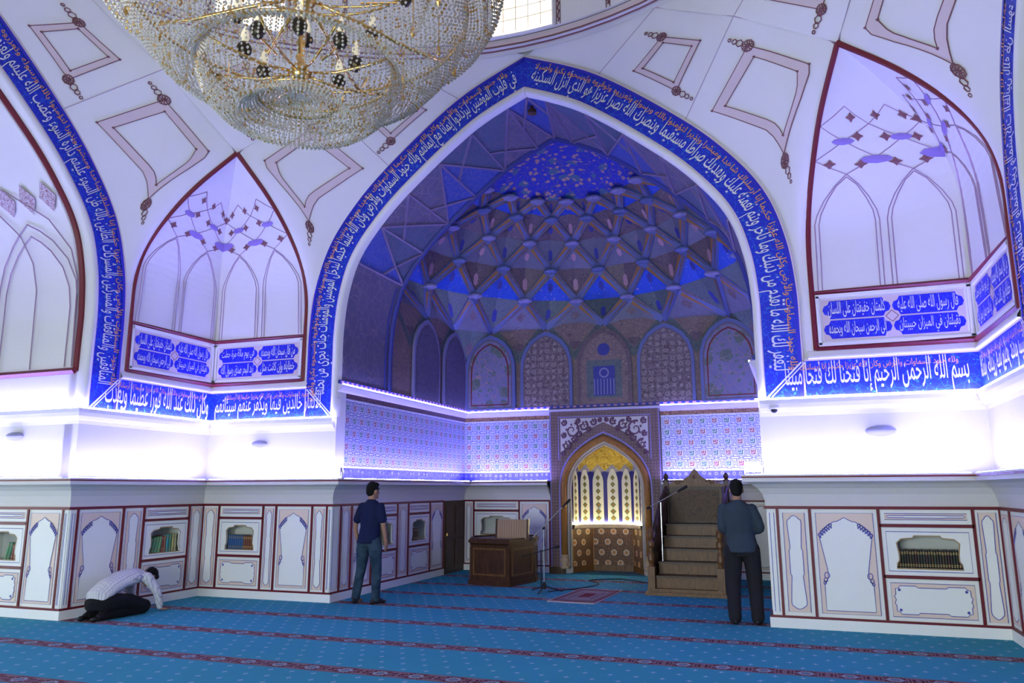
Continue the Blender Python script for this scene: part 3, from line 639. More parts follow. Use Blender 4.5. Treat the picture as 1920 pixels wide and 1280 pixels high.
def quadframe(fn, pts, S, mb, w=.028, ins=.02, pink=.06, lift=.012):
    """painted frame on a facet: four sides through the (u, v) corners"""
    def P(u, v):
        p = Vector(fn(u, v)); n = Vector((-.55, -.62, -.45)); return Vector(S(p+n.normalized()*lift))
    k = len(pts); cu = sum(p[0] for p in pts)/k; cv = sum(p[1] for p in pts)/k
    inn = [(cu+(p[0]-cu)*.74, cv+(p[1]-cv)*.74) for p in pts]
    for i in range(k):
        a, b, c, d = pts[i], pts[(i+1) % k], inn[(i+1) % k], inn[i]; n_ = 8
        seq = [[P(a[0]+(b[0]-a[0])*j/n_, a[1]+(b[1]-a[1])*j/n_), P(d[0]+(c[0]-d[0])*j/n_, d[1]+(c[1]-d[1])*j/n_)] for j in range(n_+1)]
        mb.add([q for s_ in seq for q in s_], [(2*j, 2*j+1, 2*j+3, 2*j+2) for j in range(n_)], 0)
        mb.tube([s_[0] for s_ in seq], .0065, 4, 1); mb.tube([s_[1] for s_ in seq], .0065, 4, 1)
        for q in (seq[0][0], seq[0][1]): mb.lathe([(0, -.02), (.022, 0), (0, .02)], 6, q, 1)
    def orn(uv, r, tail):
        c0 = P(*uv); eu = (P(uv[0]+.02, uv[1])-c0).normalized(); ev = (P(uv[0], uv[1]+.02)-c0).normalized()
        for i in range(9):
            a = 2*PI*i/9; q = c0+(eu*math.cos(a)+ev*math.sin(a))*r*.55; mb.tube([q+(eu*math.cos(t)+ev*math.sin(t))*r*.42 for t in [2*PI*j/7 for j in range(7)]], .007, 4, 1, True)
        for i in range(3):
            q = c0+ev*tail*(r+.04+.075*i); rr = .045-.012*i
            mb.tube([q+(eu*math.cos(t)+ev*math.sin(t))*rr for t in [2*PI*j/6 for j in range(6)]], .008, 4, 1, True)
    return orn
for sx in (-1, 1):
    for sy in (-1, 1):
        for sw in (0, 1):
            def S(p, sx=sx, sy=sy, sw=sw):
                q = (p[1], p[0]) if sw else (p[0], p[1]); return (q[0]*sx, q[1]*sy, p[2])
            fs = [(F1, 8, 44, ((.19, .925), (.80, .925), (.82, .75), (.36, .62)), True), (F2, 8, 12, ((.20, .71), (.66, .67), (.73, .235), (.20, .21)), True), (F3, 4, 10, None, 0), (F4, 6, 8, None, 0)]
            if sw == 0: fs.append((F5, 10, 10, ((.22, .22), (.22, .78), (.80, .80), (.78, .22)), True))
            for fn, nu, nv, fr_, on in fs:
                m = MB(); m.grid(lambda u, v: S(fn(u, v)), nu, nv); ob = m.build('vault_facet', plaster, ceiling, smooth=True)
                if fr_ and sy > 0 or (fr_ and sx < 0):
                    m = MB(); orn = quadframe(fn, fr_, S, m)
                    if fn is F1: orn((.345, .60), .085, -1); orn((.80, .925), .085, 1)
                    elif fn is F2: orn(fr_[3], .07, -1); orn(fr_[1], .07, 1)
                    else: orn(fr_[0], .07, -1)
                    m.build('painted_frame', [pinkline, brownline], ob)
            m = MB()
            for a in ([NA, NA.lerp(K2, .5)+Vector((.02, .02, .03)), K2, K2.lerp(K1, .5)+Vector((0, .04, .05)), K1], [B2, K2, DG], [B1, K1]): m.tube([S(p) for p in a], .008, 4)
            m.build('crease_line', plain('crease', (.42, .33, .40), .7), ceiling)
# drum with windows, and the dome
m = MB(); m.lathe([(RD, 8.12), (RD-.02, 8.20), (RD-.08, 8.21), (RD-.08, 8.34), (RD-.12, 8.35), (RD-.12, 10.4), (RD-.3, 10.5)], 72)
m.build('drum', [plaster], ceiling, smooth=False)
m = MB(); m.lathe([(RD-.09, 8.24), (RD-.09, 8.31)], 72); m.build('drum_border', pinkline, ceiling)
m = MB()
for z in (8.215, 8.335, 8.14): m.lathe([(RD-.085, z), (RD-.095, z+.015), (RD-.085, z+.03)], 72)
m.build('drum_lines', brownline, ceiling)
m = MB(); m.lathe([(RD-.3, 10.5)]+[((RD-.3)*math.cos(t), 10.5+4.4*math.sin(t)) for t in [PI/2*j/10 for j in range(1, 11)]], 48); m.build('dome', plaster, ceiling, smooth=True)
def win_mat():
    N = NT('window_daylight', .5); co = N.co(); v = N.vor(co, 11, 'F1', .6); z = N.noise(co, 3.2, 2)
    c = N.mix(N.step(v, .25, .45), (1.0, .97, .90), (.80, .70, .52)); c = N.mix(N.step(z, .48, .62), c, (1.0, 1.0, .96))
    N.color(c); N.put(N.b.inputs['Emission Color'], c); N.b.inputs['Emission Strength'].default_value = DAY_DRUM; return N.mat
wm_ = win_mat()
for k_ in range(8):
    a = PI/2+k_*PI/4; R_ = RD-.125; hw = .5/R_
    p = struct('window_%d' % (k_+3), ['bright lattice window in the drum above the great arch', 'bright drum window seen through the chandelier', 'drum window beyond the left edge', 'drum window behind the viewer on the left', 'drum window straight behind the viewer', 'drum window behind the viewer on the right', 'drum window beyond the right edge', 'drum window above the right corner niche'][k_])
    def W_(t, z, d=0): return ((R_-d)*math.cos(a-t*hw), (R_-d)*math.sin(a-t*hw), z)
    m = MB(); m.grid(lambda u, v: W_(-1+2*u, 8.36+1.81*v, .004), 6, 1); m.build('pane', wm_, p)
    m = MB()
    for t in (-1, 1): m.tube([W_(t, 8.35, .01), W_(t, 10.2, .01)], .022, 4)
    for z in (8.36, 10.19): m.tube([W_(-1+2*i/6, z, .01) for i in range(7)], .022, 4)
    m.build('window_frame', plaster, p)
    m = MB()
    for i in range(1, 5): m.tube([W_(-1+2*i/5, 8.42, .012), W_(-1+2*i/5, 10.17, .012)], .008, 4)
    for j in range(1, 9): m.tube([W_(-1+2*i/6, 8.42+.19*j, .012) for i in range(7)], .008, 4)
    m.build('window_lattice', plain('lattice_cream', (.75, .68, .52), .6), p)
    m = MB()
    for t in (-1.16, 1.16, 2.75):
        m.tube([W_(t-.06, 8.36, .0), W_(t-.06, 10.3, .0)], .008, 4, 1); m.tube([W_(t+.06, 8.36, .0), W_(t+.06, 10.3, .0)], .008, 4, 1)
        for j in range(14):
            z = 8.40+.13*j; m.tube([W_(t, z, .006), W_(t+.03, z+.04, .006), W_(t-.03, z+.08, .006), W_(t, z+.12, .006)], .014, 4, 1)
    m.build('painted_border', [pinkline, brownline], ceiling)
# red border and painted ribs inside the left recess
m = MB(); ar = [Tleft(p[0], p[1], -.14) for p in arch_full(.575, 0) if p[1] > 3.2]
m.tube([Tleft(3.05, 3.22, -.14)]+[q for q in reversed(ar)], .045, 6); m.tube([Tleft(3.05, 3.22, -.14), Tleft(3.05, 3.22, -4.9)], .045, 4); m.build('red_frame', redtrim, wall_left)
m = MB(); hh = arch_half(.575)
def Lp(dep, z):
    for a, b in zip(hh, hh[1:]):
        if a[1] <= z <= b[1]: s_ = a[0]+(b[0]-a[0])*(z-a[1])/max(1e-6, b[1]-a[1]); break
    else: s_ = hh[0][0]
    return Tleft(s_-.01, z, -dep)
for d0, d1, zt in ((.22, 1.75, 5.3), (1.95, 3.5, 5.3), (.35, 1.62, 5.15), (.22, 3.6, 6.0), (1.0, 2.8, 5.8)):
    c, hw = (d0+d1)/2, (d1-d0)/2
    for sd in (-1, 1): m.tube([Lp(c+sd*hw*x, 3.28+(zt-3.28)*z) for x, z in ((1, 0), (1, .45), (.96, .6), (.8, .75), (.5, .88), (.25, .95), (0, 1))], .010, 4)
m.build('painted_ribs', MATS['rib_brown'], wall_left)
for d in (.4, .78, 1.16, 1.54, 1.92, 2.3):
    m = MB(); m.grid(lambda a, b: Lp(d+.15*(a-b), 5.40+.17*(a+b)), 6, 6); m.v = [(v[0], v[1]-.004, v[2]-.004) for v in m.v]
    m.build('painted_lozenge', arabesque('lozenge', (.5, .42, .5), (.25, .1, .14), (.25, .1, .14), 20, 26, .4, .08) if 'lozenge' not in MATS else MATS['lozenge'], wall_left)
# ------------------------------------------------------------------ tiled lower walls of the great niche
brown_ara = arabesque('brown_arabesque', (.19, .13, .12), (.12, .08, .09), (.26, .19, .15), 8, 13, .5, .035)
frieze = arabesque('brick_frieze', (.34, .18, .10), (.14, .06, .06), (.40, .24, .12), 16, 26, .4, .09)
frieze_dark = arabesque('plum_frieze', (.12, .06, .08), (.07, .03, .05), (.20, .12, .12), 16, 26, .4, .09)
tile_blue = girih('tile_border', (.10, .10, .52), (.04, .04, .34), (.26, .26, .66), 9)
tile_white = plain('tile_white', (.62, .62, .70), .3, var=.04, spec=.5); tile_ink = plain('tile_ink', (.045, .045, .42), .35)
tile_red = plain('tile_red', (.30, .035, .05), .35); tile_green = plain('tile_green', (.02, .15, .12), .35)
ID = lambda s, z, d=0: (s, -d, z)
def tile_mesh(var):
    mb = MB()
    mb.slab(ID, [[(-.495, -.495), (.495, -.495), (.495, .495), (-.495, .495)]], 0, .006, 0)
    def L(pts, w=.045): mb.ribbon(ID, pts, w, .0075, 1)
    q = .30
    L([(-.22, .5), (-.22, .46), (.22, .46), (.22, .5)], .03); L([(-.22, -.5), (-.22, -.46), (.22, -.46), (.22, -.5)], .03); L([(-.5, .05), (-.36, .05), (-.36, -.05), (-.5, -.05)], .03); L([(.5, .05), (.36, .05), (.36, -.05), (.5, -.05)], .03)
    L([(-q, -q), (q, -q), (q, q), (-q, q), (-q, -q)])
    L([(-.5, .40), (-.12, .40), (-.12, .5)]); L([(.5, .40), (.12, .40), (.12, .5)]); L([(-.5, -.40), (-.12, -.40), (-.12, -.5)]); L([(.5, -.40), (.12, -.40), (.12, -.5)])
    L([(-.5, .12), (-.40, .12), (-.40, .40)]); L([(.5, -.12), (.40, -.12), (.40, -.40)]); L([(.5, .12), (.40, .12), (.40, .26)]); L([(-.5, -.12), (-.40, -.12), (-.40, -.26)])
    for x0, x1, z0, z1 in ((-.20, -.12, -.02, .20), (-.20, -.02, -.02, .05), (-.06, .02, -.02, .20), (.08, .16, -.20, .20), (.08, .20, .12, .20), (-.20, .16, -.20, -.13), (-.20, -.13, -.20, -.06), (-.02, .05, -.13, -.06)):
        mb.plate(ID, [[(x0, z0), (x1, z0), (x1, z1), (x0, z1)]], .008, 2)
    o = mb.build('tile', [tile_white, tile_ink, tile_red if var == 0 else tile_green]); me = o.data; bpy.data.objects.remove(o); return me
TM = [tile_mesh(0), tile_mesh(1)]
def tiled(T, par, s0, s1, n, ex, en, fr_mat):
    wd = (s1-s0)/n; hh = (3.0-1.985)/5
    m = MB(); m.plate(T, [[(s0, 1.78), (s1, 1.78), (s1, 3.24), (s0, 3.24)]], -.002); m.build('backing', plaster, par)
    for i in range(n):
        for j in range(5):
            o = bpy.data.objects.new('tile', TM[(i+j) % 2]); COL.objects.link(o); o.parent = par
            c = T(s0+(i+.5)*wd, 1.985+(j+.5)*hh, 0)
            o.matrix_local = Matrix(((ex[0]*wd, -en[0], 0, c[0]), (ex[1]*wd, -en[1], 0, c[1]), (0, 0, hh, c[2]), (0, 0, 0, 1)))
    m = MB(); m.tbox(T, s0, s1, 3.025, 3.11, 0, .012); m.build('frieze', fr_mat, par)
    m = MB(); m.tbox(T, s0, s1, 3.002, 3.025, 0, .018); m.tbox(T, s0, s1, 1.955, 1.982, 0, .016); m.build('white_fillet', tile_white, par)
    m = MB(); m.tbox(T, s0, s1, 1.79, 1.953, 0, .01); m.build('tile_border', tile_blue, par)
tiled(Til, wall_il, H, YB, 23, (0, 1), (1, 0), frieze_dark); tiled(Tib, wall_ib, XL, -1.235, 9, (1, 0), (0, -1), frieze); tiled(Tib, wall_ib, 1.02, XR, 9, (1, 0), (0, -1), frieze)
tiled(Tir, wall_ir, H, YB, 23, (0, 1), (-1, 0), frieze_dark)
m = MB(); m.plate(Tir, [[(H, 1.40), (YB, 1.40), (YB, 1.79), (H, 1.79)]], -.004); m.build('ledge_backing', plaster, wall_ir)
sh = MB(); sh.box(-3.9, 3.9, H+.26, 11.9, 8.45, 8.5); sh.box(-3.95, -3.9, H+.26, 11.9, 0, 8.5); sh.box(3.9, 3.95, H+.26, 11.9, 0, 8.5); sh.box(-3.9, 3.9, 11.85, 11.9, 0, 8.5)
sh.build('sky_block_shell', plain('shell_grey', (.2, .2, .2)), wall_ib)  # unseen box added around the great niche to keep sky light out
# ------------------------------------------------------------------ muqarnas half dome of the great niche
MC = (-.07, YD); WX = (XR-XL)/2
dome = struct('ceiling_iwan', 'blue painted honeycomb half dome of the great niche')
blue_cell = arabesque('blue_cell', (.015, .06, .46), (.03, .12, .56), (.26, .20, .38), 16, 11, .36, .03)
grey_cell = arabesque('grey_cell', (.13, .13, .18), (.11, .09, .14), (.26, .14, .16), 9, 8, .3, .025)
brown_cell = arabesque('brown_cell', (.13, .09, .10), (.06, .04, .07), (.19, .15, .13), 9, 12, .4, .03)
green_cell = arabesque('green_cell', (.09, .12, .12), (.05, .06, .09), (.16, .13, .10), 9, 12, .4, .03)
navy_kite = plain('navy_kite', (.03, .035, .22), .5); pink_kite = plain('pink_kite', (.36, .20, .24), .5)
rib_blue = plain('rib_blue', (.10, .125, .29), .5, var=.12); cap_lil = plain('cap_lilac', (.20, .19, .36), .5, var=.12); ochre = plain('ochre_inlay', (.26, .12, .035), .5, var=.3)
star_mat = arabesque('star_vault', (.008, .022, .36), (.10, .08, .18), (.38, .22, .18), 7, 8, .66, .03, third=(.04, .12, .20))
ROWS = {1: (3.36, 5.45), 2: (3.08, 6.03), 3: (2.70, 6.50), 4: (2.20, 6.84), 5: (1.72, 7.03)}
def rectpt(i, z):
    a = abs(i); sg = -1 if i > 0 else 1        # i > 0 runs to the left
    if a <= 2.5: return Vector((max(XL+.02, min(XR-.02, MC[0]+sg*a*1.23)), YB-.01, z))
    return Vector(((XL+.01) if sg < 0 else (XR-.01), YB-(a-2.5)*1.30, z))
def node(k, i):
    if k == -1: return rectpt(i, 4.22)
    if k == 0: return rectpt(i, 4.93)
    r, z = ROWS[k]; a = math.radians(90+20*max(-4.5, min(4.5, i)))
    return Vector((MC[0]+.92*r*math.cos(a), MC[1]+r*math.sin(a), z))
def inward(p, d):
    v = Vector((MC[0]-p.x, MC[1]+.6-p.y, 4.6-p.z)); return p+v.normalized()*d
CELLM = {0: (grey_cell, green_cell, brown_cell), 1: (blue_cell, green_cell, navy_kite), 2: (grey_cell, brown_cell, pink_kite), 3: (brown_cell, grey_cell, navy_kite), 4: (blue_cell, brown_cell, pink_kite), 5: (green_cell, brown_cell, navy_kite)}
def evens(): return [float(i) for i in range(-4, 5)]
def odds(): return [i+.5 for i in range(-5, 5)]
for k in range(0, 6):
    tops = odds() if k % 2 == 0 else evens()+[-5.0, 5.0]
    for i in tops:
        B, L, R = node(k-1, i), node(k, i+.5), node(k, i-.5)
        Tn = node(k+1, i) if k < 5 else None
        if abs(i) >= 4.5 and k > 0 and k % 2 == 0: L if i < 0 else R
        M_ = inward((L+R)*.5, -.13 if k else -.04)
        m = MB()
        if Tn is not None: m.add([L, M_, R, Tn], [(0, 1, 3), (1, 2, 3)], 0)
        m.add([L, M_, R, B], [(0, 3, 1), (1, 3, 2)], 1)
        if Tn is not None:
            c = (M_*.55+Tn*.45); e1 = (R-L)*.09; up = (Tn-M_)*.17; c = inward(c, .012)
            m.add([c-e1, c-up, c+e1, c+up], [(0, 1, 2, 3)], 2)
        c = inward(M_*.5+B*.5, .012); e1 = (R-L)*.12; up = (M_-B)*.2; m.add([c-e1, c-up, c+e1, c+up], [(0, 1, 2, 3)], 2)
        m.build('muqarnas_cell', list(CELLM[k]), dome)
for k in range(0, 5):
    for i in (evens() if k % 2 == 0 else odds()):
        a = node(k, i)
        for di in (-.5, .5):
            if abs(i+di) > 4.6: continue
            b = node(k+1, i+di); a2, b2 = inward(a, .035), inward(b, .035); t = (b2-a2).normalized()
            sd = t.cross((Vector((MC[0], MC[1], 5))-a2).normalized()).normalized(); w0, w1 = .065, .09
            m = MB(); A = [a2-sd*w0, a2+sd*w0, b2+sd*w1, b2-sd*w1]; A2 = [inward(p, -.07) for p in A]
            m.add(A+A2, [(0, 1, 2, 3), (0, 4, 5, 1), (1, 5, 6, 2), (2, 6, 7, 3), (3, 7, 4, 0)], 0)
            u = lambda s, v: inward(a2.lerp(b2, v)+sd*s, .008)
            m.add([u(-.05, .14), u(-.005, .84), u(-.08, .84)], [(0, 1, 2)], 1); m.add([u(.05, .14), u(.08, .88), u(.008, .88)], [(0, 1, 2)], 2)
            m.build('rib', [rib_blue, ochre, brown_cell], dome)
for k in range(1, 6):
    for i in (evens() if k % 2 == 0 else odds()):
        p = inward(node(k, i), .05); m = MB()
        m.lathe([(0, -.045), (.10, -.04), (.155, -.01), (.155, .02), (.10, .05), (0, .055)], 8, p, 0, sy=.8); m.build('cap', cap_lil if k % 2 else rib_blue, dome)
m = MB(); apx = Vector((MC[0], MC[1], 7.44)); ns = 24
def starp(u, v):
    a = -90+180*u; r, z = ROWS[5]; p = Vector((MC[0]+.92*r*math.cos(math.radians(a+90)), MC[1]+r*math.sin(math.radians(a+90)), z))
    q = p.lerp(apx, v); q.z += .12*math.sin(PI*v); return q
m.grid(starp, ns, 6); m.build('star_vault', star_mat, dome, smooth=True)
# arched panels under the honeycomb
geo_panel = girih('brown_girih', (.20, .15, .15), (.10, .06, .07), (.26, .21, .20), 7)
blue_panel = arabesque('corner_arabesque', (.16, .15, .26), (.26, .18, .20), (.10, .16, .13), 6, 9, .55, .03, third=(.10, .13, .12))
side_panel = arabesque('plum_arabesque', (.10, .09, .15), (.07, .06, .11), (.13, .11, .15), 6, 9, .4, .05)
PA = [(1, 0), (1, .52), (.97, .64), (.85, .77), (.62, .88), (.3, .96), (0, 1)]
PAF = PA+[(-x, z) for x, z in reversed(PA[:-1])]
for i in range(-4, 5):
    c = rectpt(float(i), 0); back = abs(i) <= 2
    T = (lambda s, z, d=0, c=c: (c.x+s, YB-d, z)) if back else (lambda s, z, d=0, c=c, q=(1 if i > 0 else -1): (c.x+q*d, c.y+s, z))
    hw = .56; mt = {0: brown_ara, 1: geo_panel, 2: blue_panel}.get(abs(i), side_panel)
    par = wall_ib if back else (wall_il if i > 0 else wall_ir)
    sh_ = fit(PAF, -hw, hw, 3.26, 4.86); inn = fit(PAF, -hw+.07, hw-.07, 3.30, 4.76)
    m = MB(); m.slab(T, [sh_], 0, .05 if abs(i) != 2 else .10, 0); d_ = .05 if abs(i) != 2 else .10
    m.plate(T, [inn], d_+.004, 1); m.ribbon(T, inn, .022, d_+.008, 2, True)
    if abs(i) == 2: m.ribbon(T, fit(PAF, -hw+.14, hw-.14, 3.36, 4.66), .03, d_+.010, 3, True)
    if i == 0:
        m.plate(T, [[(-.36, 3.42), (.36, 3.42), (.36, 4.18), (-.36, 4.18)]], d_+.010, 4); m.plate(T, [[(-.22, 3.46), (.22, 3.46), (.22, 4.06), (-.22, 4.06)]], d_+.014, 5)
        for q in range(7): m.ribbon(T, [(-.20+.066*q, 3.48), (-.20+.066*q, 3.80)], .02, d_+.018, 6)
        m.ribbon(T, circ(0, 3.92, .09, 10), .03, d_+.018, 6, True); m.plate(T, [circ(0, 4.40, .13, 12)], d_+.012, 5)
    m.build('arched_panel', [rib_blue if abs(i) in (1, 2) else cap_lil if abs(i) > 2 else brown_cell, mt, brown_cell, redtrim, green_cell, navy_kite, cap_lil], par)
for T, a0, a1, par in ((Tib, XL, XR, wall_ib), (Til, H, YB, wall_il), (Tir, H, YB, wall_ir)):
    m = MB(); m.plate(T, [[(a0, 3.22), (a1, 3.22), (a1, 5.0), (a0, 5.0)]], 0); m.build('upper_wall', brown_ara, par)
    m = MB(); m.tbox(T, a0, a1, 3.235, 3.29, .0, .06); n_ = int((a1-a0)/.14)
    for q in range(n_): m.tbox(T, a0+.14*q+.03, a0+.14*q+.10, 3.245, 3.28, .06, .066, 1)
    m.build('dentil_band', [navy_kite, pink_kite], par)
# painted barrel between the outer arch and the half dome
AH = [p for p in arch_half(.565) if p[1] > 3.24]; kk = len(AH)
soff = {0: arabesque('soffit_plum', (.11, .10, .17), (.17, .13, .19), (.15, .12, .13), 5, 9, .4, .06), 1: arabesque('soffit_blue', (.04, .07, .32), (.08, .10, .32), (.10, .12, .28), 8, 13, .4, .07), 2: arabesque('soffit_green', (.07, .10, .17), (.12, .10, .18), (.06, .07, .15), 6, 10, .4, .06)}
cum = [0]
for a, b in zip(AH, AH[1:]): cum.append(cum[-1]+math.hypot(b[0]-a[0], b[1]-a[1]))
SL = cum[-1]
def SP(sd, v, u, ins=0):
    t = max(0, min(1, v))*SL; j = 0
    while j < kk-2 and cum[j+1] < t: j += 1
    f_ = (t-cum[j])/max(1e-9, cum[j+1]-cum[j]); a, b = AH[j], AH[j+1]; p = (a[0]+(b[0]-a[0])*f_, a[1]+(b[1]-a[1])*f_)
    tx, tz = b[0]-a[0], b[1]-a[1]; l = math.hypot(tx, tz) or 1
    return Vector((CX+sd*(p[0]-tz/l*ins), H+.1+(YD-H-.1)*u, p[1]+tx/l*ins))
for sd in (-1, 1):
    m = MB(); m.grid(lambda u, v: SP(sd, v*.34, u, -.0), 3, 14); m.build('soffit_panel', soff[0], dome)
    V0 = [.34, .46, .58, .70, .82, .94]
    for j, v in enumerate(V0):
        v1 = V0[j+1] if j < 5 else 1.0; up = j % 2
        tri = [((v, 0), (v, 1), (v1, up)), ((v, 1-up), (v1, 0), (v1, 1))]
        for q, t3 in enumerate(tri):
            m = MB(); m.grid(lambda a, b: SP(sd, *(tuple(t3[0][c]*(1-b)+(t3[1][c]*(1-a)+t3[2][c]*a)*b for c in (0, 1)))), 6, 6); m.build('soffit_panel', soff[(j+q+1) % 3], dome)
        m = MB()
        for P_ in ([(v, 1-up), (v1, up)], [(v, 0), (v, 1)], [(v, .5), (v1, 1-up)]): m.tube([SP(sd, P_[0][0]+(P_[1][0]-P_[0][0])*t/6, P_[0][1]+(P_[1][1]-P_[0][1])*t/6, .012) for t in range(7)], .022, 4)
        m.build('strapwork', plain('strap_plum', (.20, .15, .26), .6), dome)
    m = MB(); m.tube([SP(sd, t/40, 1, .01) for t in range(41)], .05, 6); m.tube([SP(sd, t/40, .9, .005) for t in range(14)], .02, 4); m.build('arch_edge', navy_kite if sd else None, dome)
m = MB(); lp = [(p[0], p[1]) for p in arch_full(.565, CX)]; Td = FR((0, YD+.03, 0), (1, 0), (0, -1))
m.plate(Td, [[(-3.9, 8.4), (-3.9, 3.2), (lp[0][0], 3.2)]+lp+[(lp[-1][0], 3.2), (3.9, 3.2), (3.9, 8.4)]], 0); m.build('light_seal_plate', brown_cell, dome)  # unseen plate added to seal light leaks between barrel and half dome
m = MB(); m.tube([Vector((CX, H+.35, AH[-1][1]-.02)), Vector((CX, H+.35, AH[-1][1]-.10))], [.02, .05], 8); m.lathe([(0, -.05), (.07, -.03), (.07, .03), (0, .05)], 10, (CX, H+.35, AH[-1][1]-.12)); m.build('boss', walnut, dome)
# ------------------------------------------------------------------ prayer niche
MX, MY = -.11, 10.40
Tm = FR((MX, MY, 0), (1, 0), (0, -1))
mih = empty('mihrab', (MX, MY, 0), label='tall prayer niche with golden lit panels and brown mosaic frame', cat='mihrab')
mosaic = girih('brown_mosaic', (.19, .115, .085), (.05, .04, .11), (.25, .16, .12), 16)
gold_wood = arabesque('orange_gilt', (.34, .15, .03), (.20, .08, .02), (.42, .22, .06), 22, 30, .4, .06)
PAR = [(1, 0), (.985, .15), (.93, .33), (.80, .53), (.58, .72), (.3, .88), (0, 1)]
def pointed(w_, zs, za, zb=None):
    h = [(x*w_, zs+(za-zs)*z) for x, z in crom([(a, b, 0) for a, b in PAR], 4) for x, z in ((x, z),)] if False else [(p.x*w_, zs+(za-zs)*p.y) for p in crom([(a, b, 0) for a, b in PAR], 4)]
    full = [(-x, z) for x, z in h]+[(x, z) for x, z in reversed(h[:-1])]
    return ([(-w_, zb)] if zb is not None else [])+full+([(w_, zb)] if zb is not None else [])
hole = pointed(.90, 1.62, 2.70, .0)
m = MB(); m.slab(Tm, [[(-1.12, 0)]+hole+[(1.12, 0), (1.12, 3.19), (-1.12, 3.19)]], -.10, 0); m.build('mosaic_frame', mosaic, mih)
m = MB()
for pts, c in (([(-1.10, 0), (-1.10, 3.17), (1.10, 3.17), (1.10, 0)], 0), ([(-.93, 2.2), (-.93, 3.05), (.93, 3.05), (.93, 2.2)], 0)): m.ribbon(Tm, pts, .022, .006, c)
m.ribbon(Tm, pointed(.92, 1.62, 2.73, .12), .03, .008, 0); m.build('blue_fillet', plain('violet_fillet', (.25, .22, .55), .5), mih)
sp = pointed(1.10, 1.62, 2.93); sp = [p for p in sp if abs(p[0]) < .885]
m = MB(); m.slab(Tm, [[(-.885, 3.02)]+[(-.885, 2.15)]+sp+[(.885, 2.15), (.885, 3.02)]], 0, .014); o = m.build('spandrel', plain('spandrel_white', (.60, .56, .55), .6), mih)
def spiral(cx, cz, r0, turns, sg, a0):
    return [Tm(cx+r0*(1-t/26)*math.cos(a0+sg*turns*2*PI*t/24), cz+r0*(1-t/26)*math.sin(a0+sg*turns*2*PI*t/24), .022) for t in range(25)]
for sd in (-1, 1):
    for cx, cz, r in ((.64, 2.78, .16), (.40, 2.86, .10), (.76, 2.48, .10), (.20, 2.93, .07), (.60, 2.60, .07), (.81, 2.93, .06), (.30, 2.79, .055), (.50, 2.70, .06), (.82, 2.68, .055), (.84, 2.32, .045), (.07, 2.97, .04), (.52, 2.96, .05)):
        m = MB(); m.tube(spiral(sd*cx, cz, r, 1.4, sd, 1.2), [.022-.0006*t for t in range(25)], 4)
        for a in range(5): q = Tm(sd*cx+r*.72*math.cos(a*1.3+.4), cz+r*.72*math.sin(a*1.3+.4), .02); m.lathe([(0, -.03), (.028, 0), (0, .03)], 5, q, 0, sy=.4)
        m.build('scroll', plain('scroll_plum', (.16, .08, .12), .6), o)
# gilt arch with colonnettes
m = MB(); pa = pointed(.835, 1.62, 2.62, .34); m.tube([Tm(x, z, .02) for x, z in pa], .062, 8); m.build('gilt_arch', gold_wood, mih, smooth=True)
for sd in (-1, 1):
    m = MB(); m.lathe([(0, .10), (.10, .10), (.10, .14), (.06, .16), (.095, .22), (.10, .27), (.06, .31), (.085, .335), (.085, .36), (0, .36)], 10, Tm(sd*.835, 0, .02)); m.build('column_base', plain('base_stone', (.42, .30, .20), .6), mih, smooth=True)
    m = MB(); m.box(MX+sd*.98-.15, MX+sd*.98+.15, MY-.10, MY+.05, 0, .13); m.build('plinth', oak_dark, mih)
m = MB()
for w_, za, d, r in ((.755, 2.54, -.03, .026), (.715, 2.49, -.07, .022)): m.tube([Tm(x, z, d) for x, z in pointed(w_, 1.62, za, .12)], r, 6)
m.build('inner_moulding', plain('moulding_cream', (.46, .42, .40), .5), mih, smooth=True)
m = MB(); hb = pointed(.90, 1.62, 2.70, .0); hi = pointed(.70, 1.62, 2.47, .0); k = len(hb)
m.add([Tm(x, z, d) for L_, d in ((hb, -.05), (hi, -.10)) for x, z in L_], [(i, i+1, k+i+1, k+i) for i in range(k-1)]); m.build('reveal', plain('reveal_grey', (.40, .36, .36), .6), mih)
RX, RY, Y0 = .70, .62, MY+.10
def cyl(a, z, r=1.0): return Vector((MX+RX*r*math.cos(a), Y0+RY*r*math.sin(a), z))
facets = [PI, PI*.70, PI*.30, 0]
star_dado = girih('dado_girih', (.075, .035, .022), (.24, .12, .05), (.13, .06, .03), 17)
for i in range(3):
    a, b = facets[i], facets[i+1]; p, q = cyl(a, 0), cyl(b, 0); ex = (q-p); L_ = ex.length; ex.normalize(); en = Vector((ex.y, -ex.x, 0))
    Tf = lambda s, z, d=0, p=p, ex=ex, en=en: (p.x+ex.x*s+en.x*d, p.y+ex.y*s+en.y*d, z)
    m = MB(); m.tbox(Tf, 0, L_, .13, .84, -.02, 0); o = m.build('dado_panel', star_dado, mih)
    for r_ in range(4):
        for c_ in range(5):
            s_, z_ = .05+.25*c_+(.125 if r_ % 2 else 0), .17+.205*r_
            if 0.04 < s_ < L_-.04:
                rr = .068; pts = [(s_+rr*(1 if j % 2 else .82)*math.cos(PI*j/8), max(.135, min(.838, z_+rr*(1 if j % 2 else .82)*math.sin(PI*j/8)))) for j in range(16)]
                m = MB(); m.plate(Tf, [pts], .004, 0); m.plate(Tf, [circ(s_, max(.18, min(.80, z_)), .038, 8)], .007, 1)
                m.build('star_inlay', [plain('inlay_cream', (.52, .42, .32), .5), plain('inlay_orange', (.40, .17, .04), .5)], o)
    m = MB(); m.tbox(Tf, -.018, .018, .13, .84, -.01, .006); m.build('dado_post', gold_wood, mih)
    m = MB(); m.tbox(Tf, 0, L_, 0, .13, -.02, .02); m.build('plinth', oak, mih)
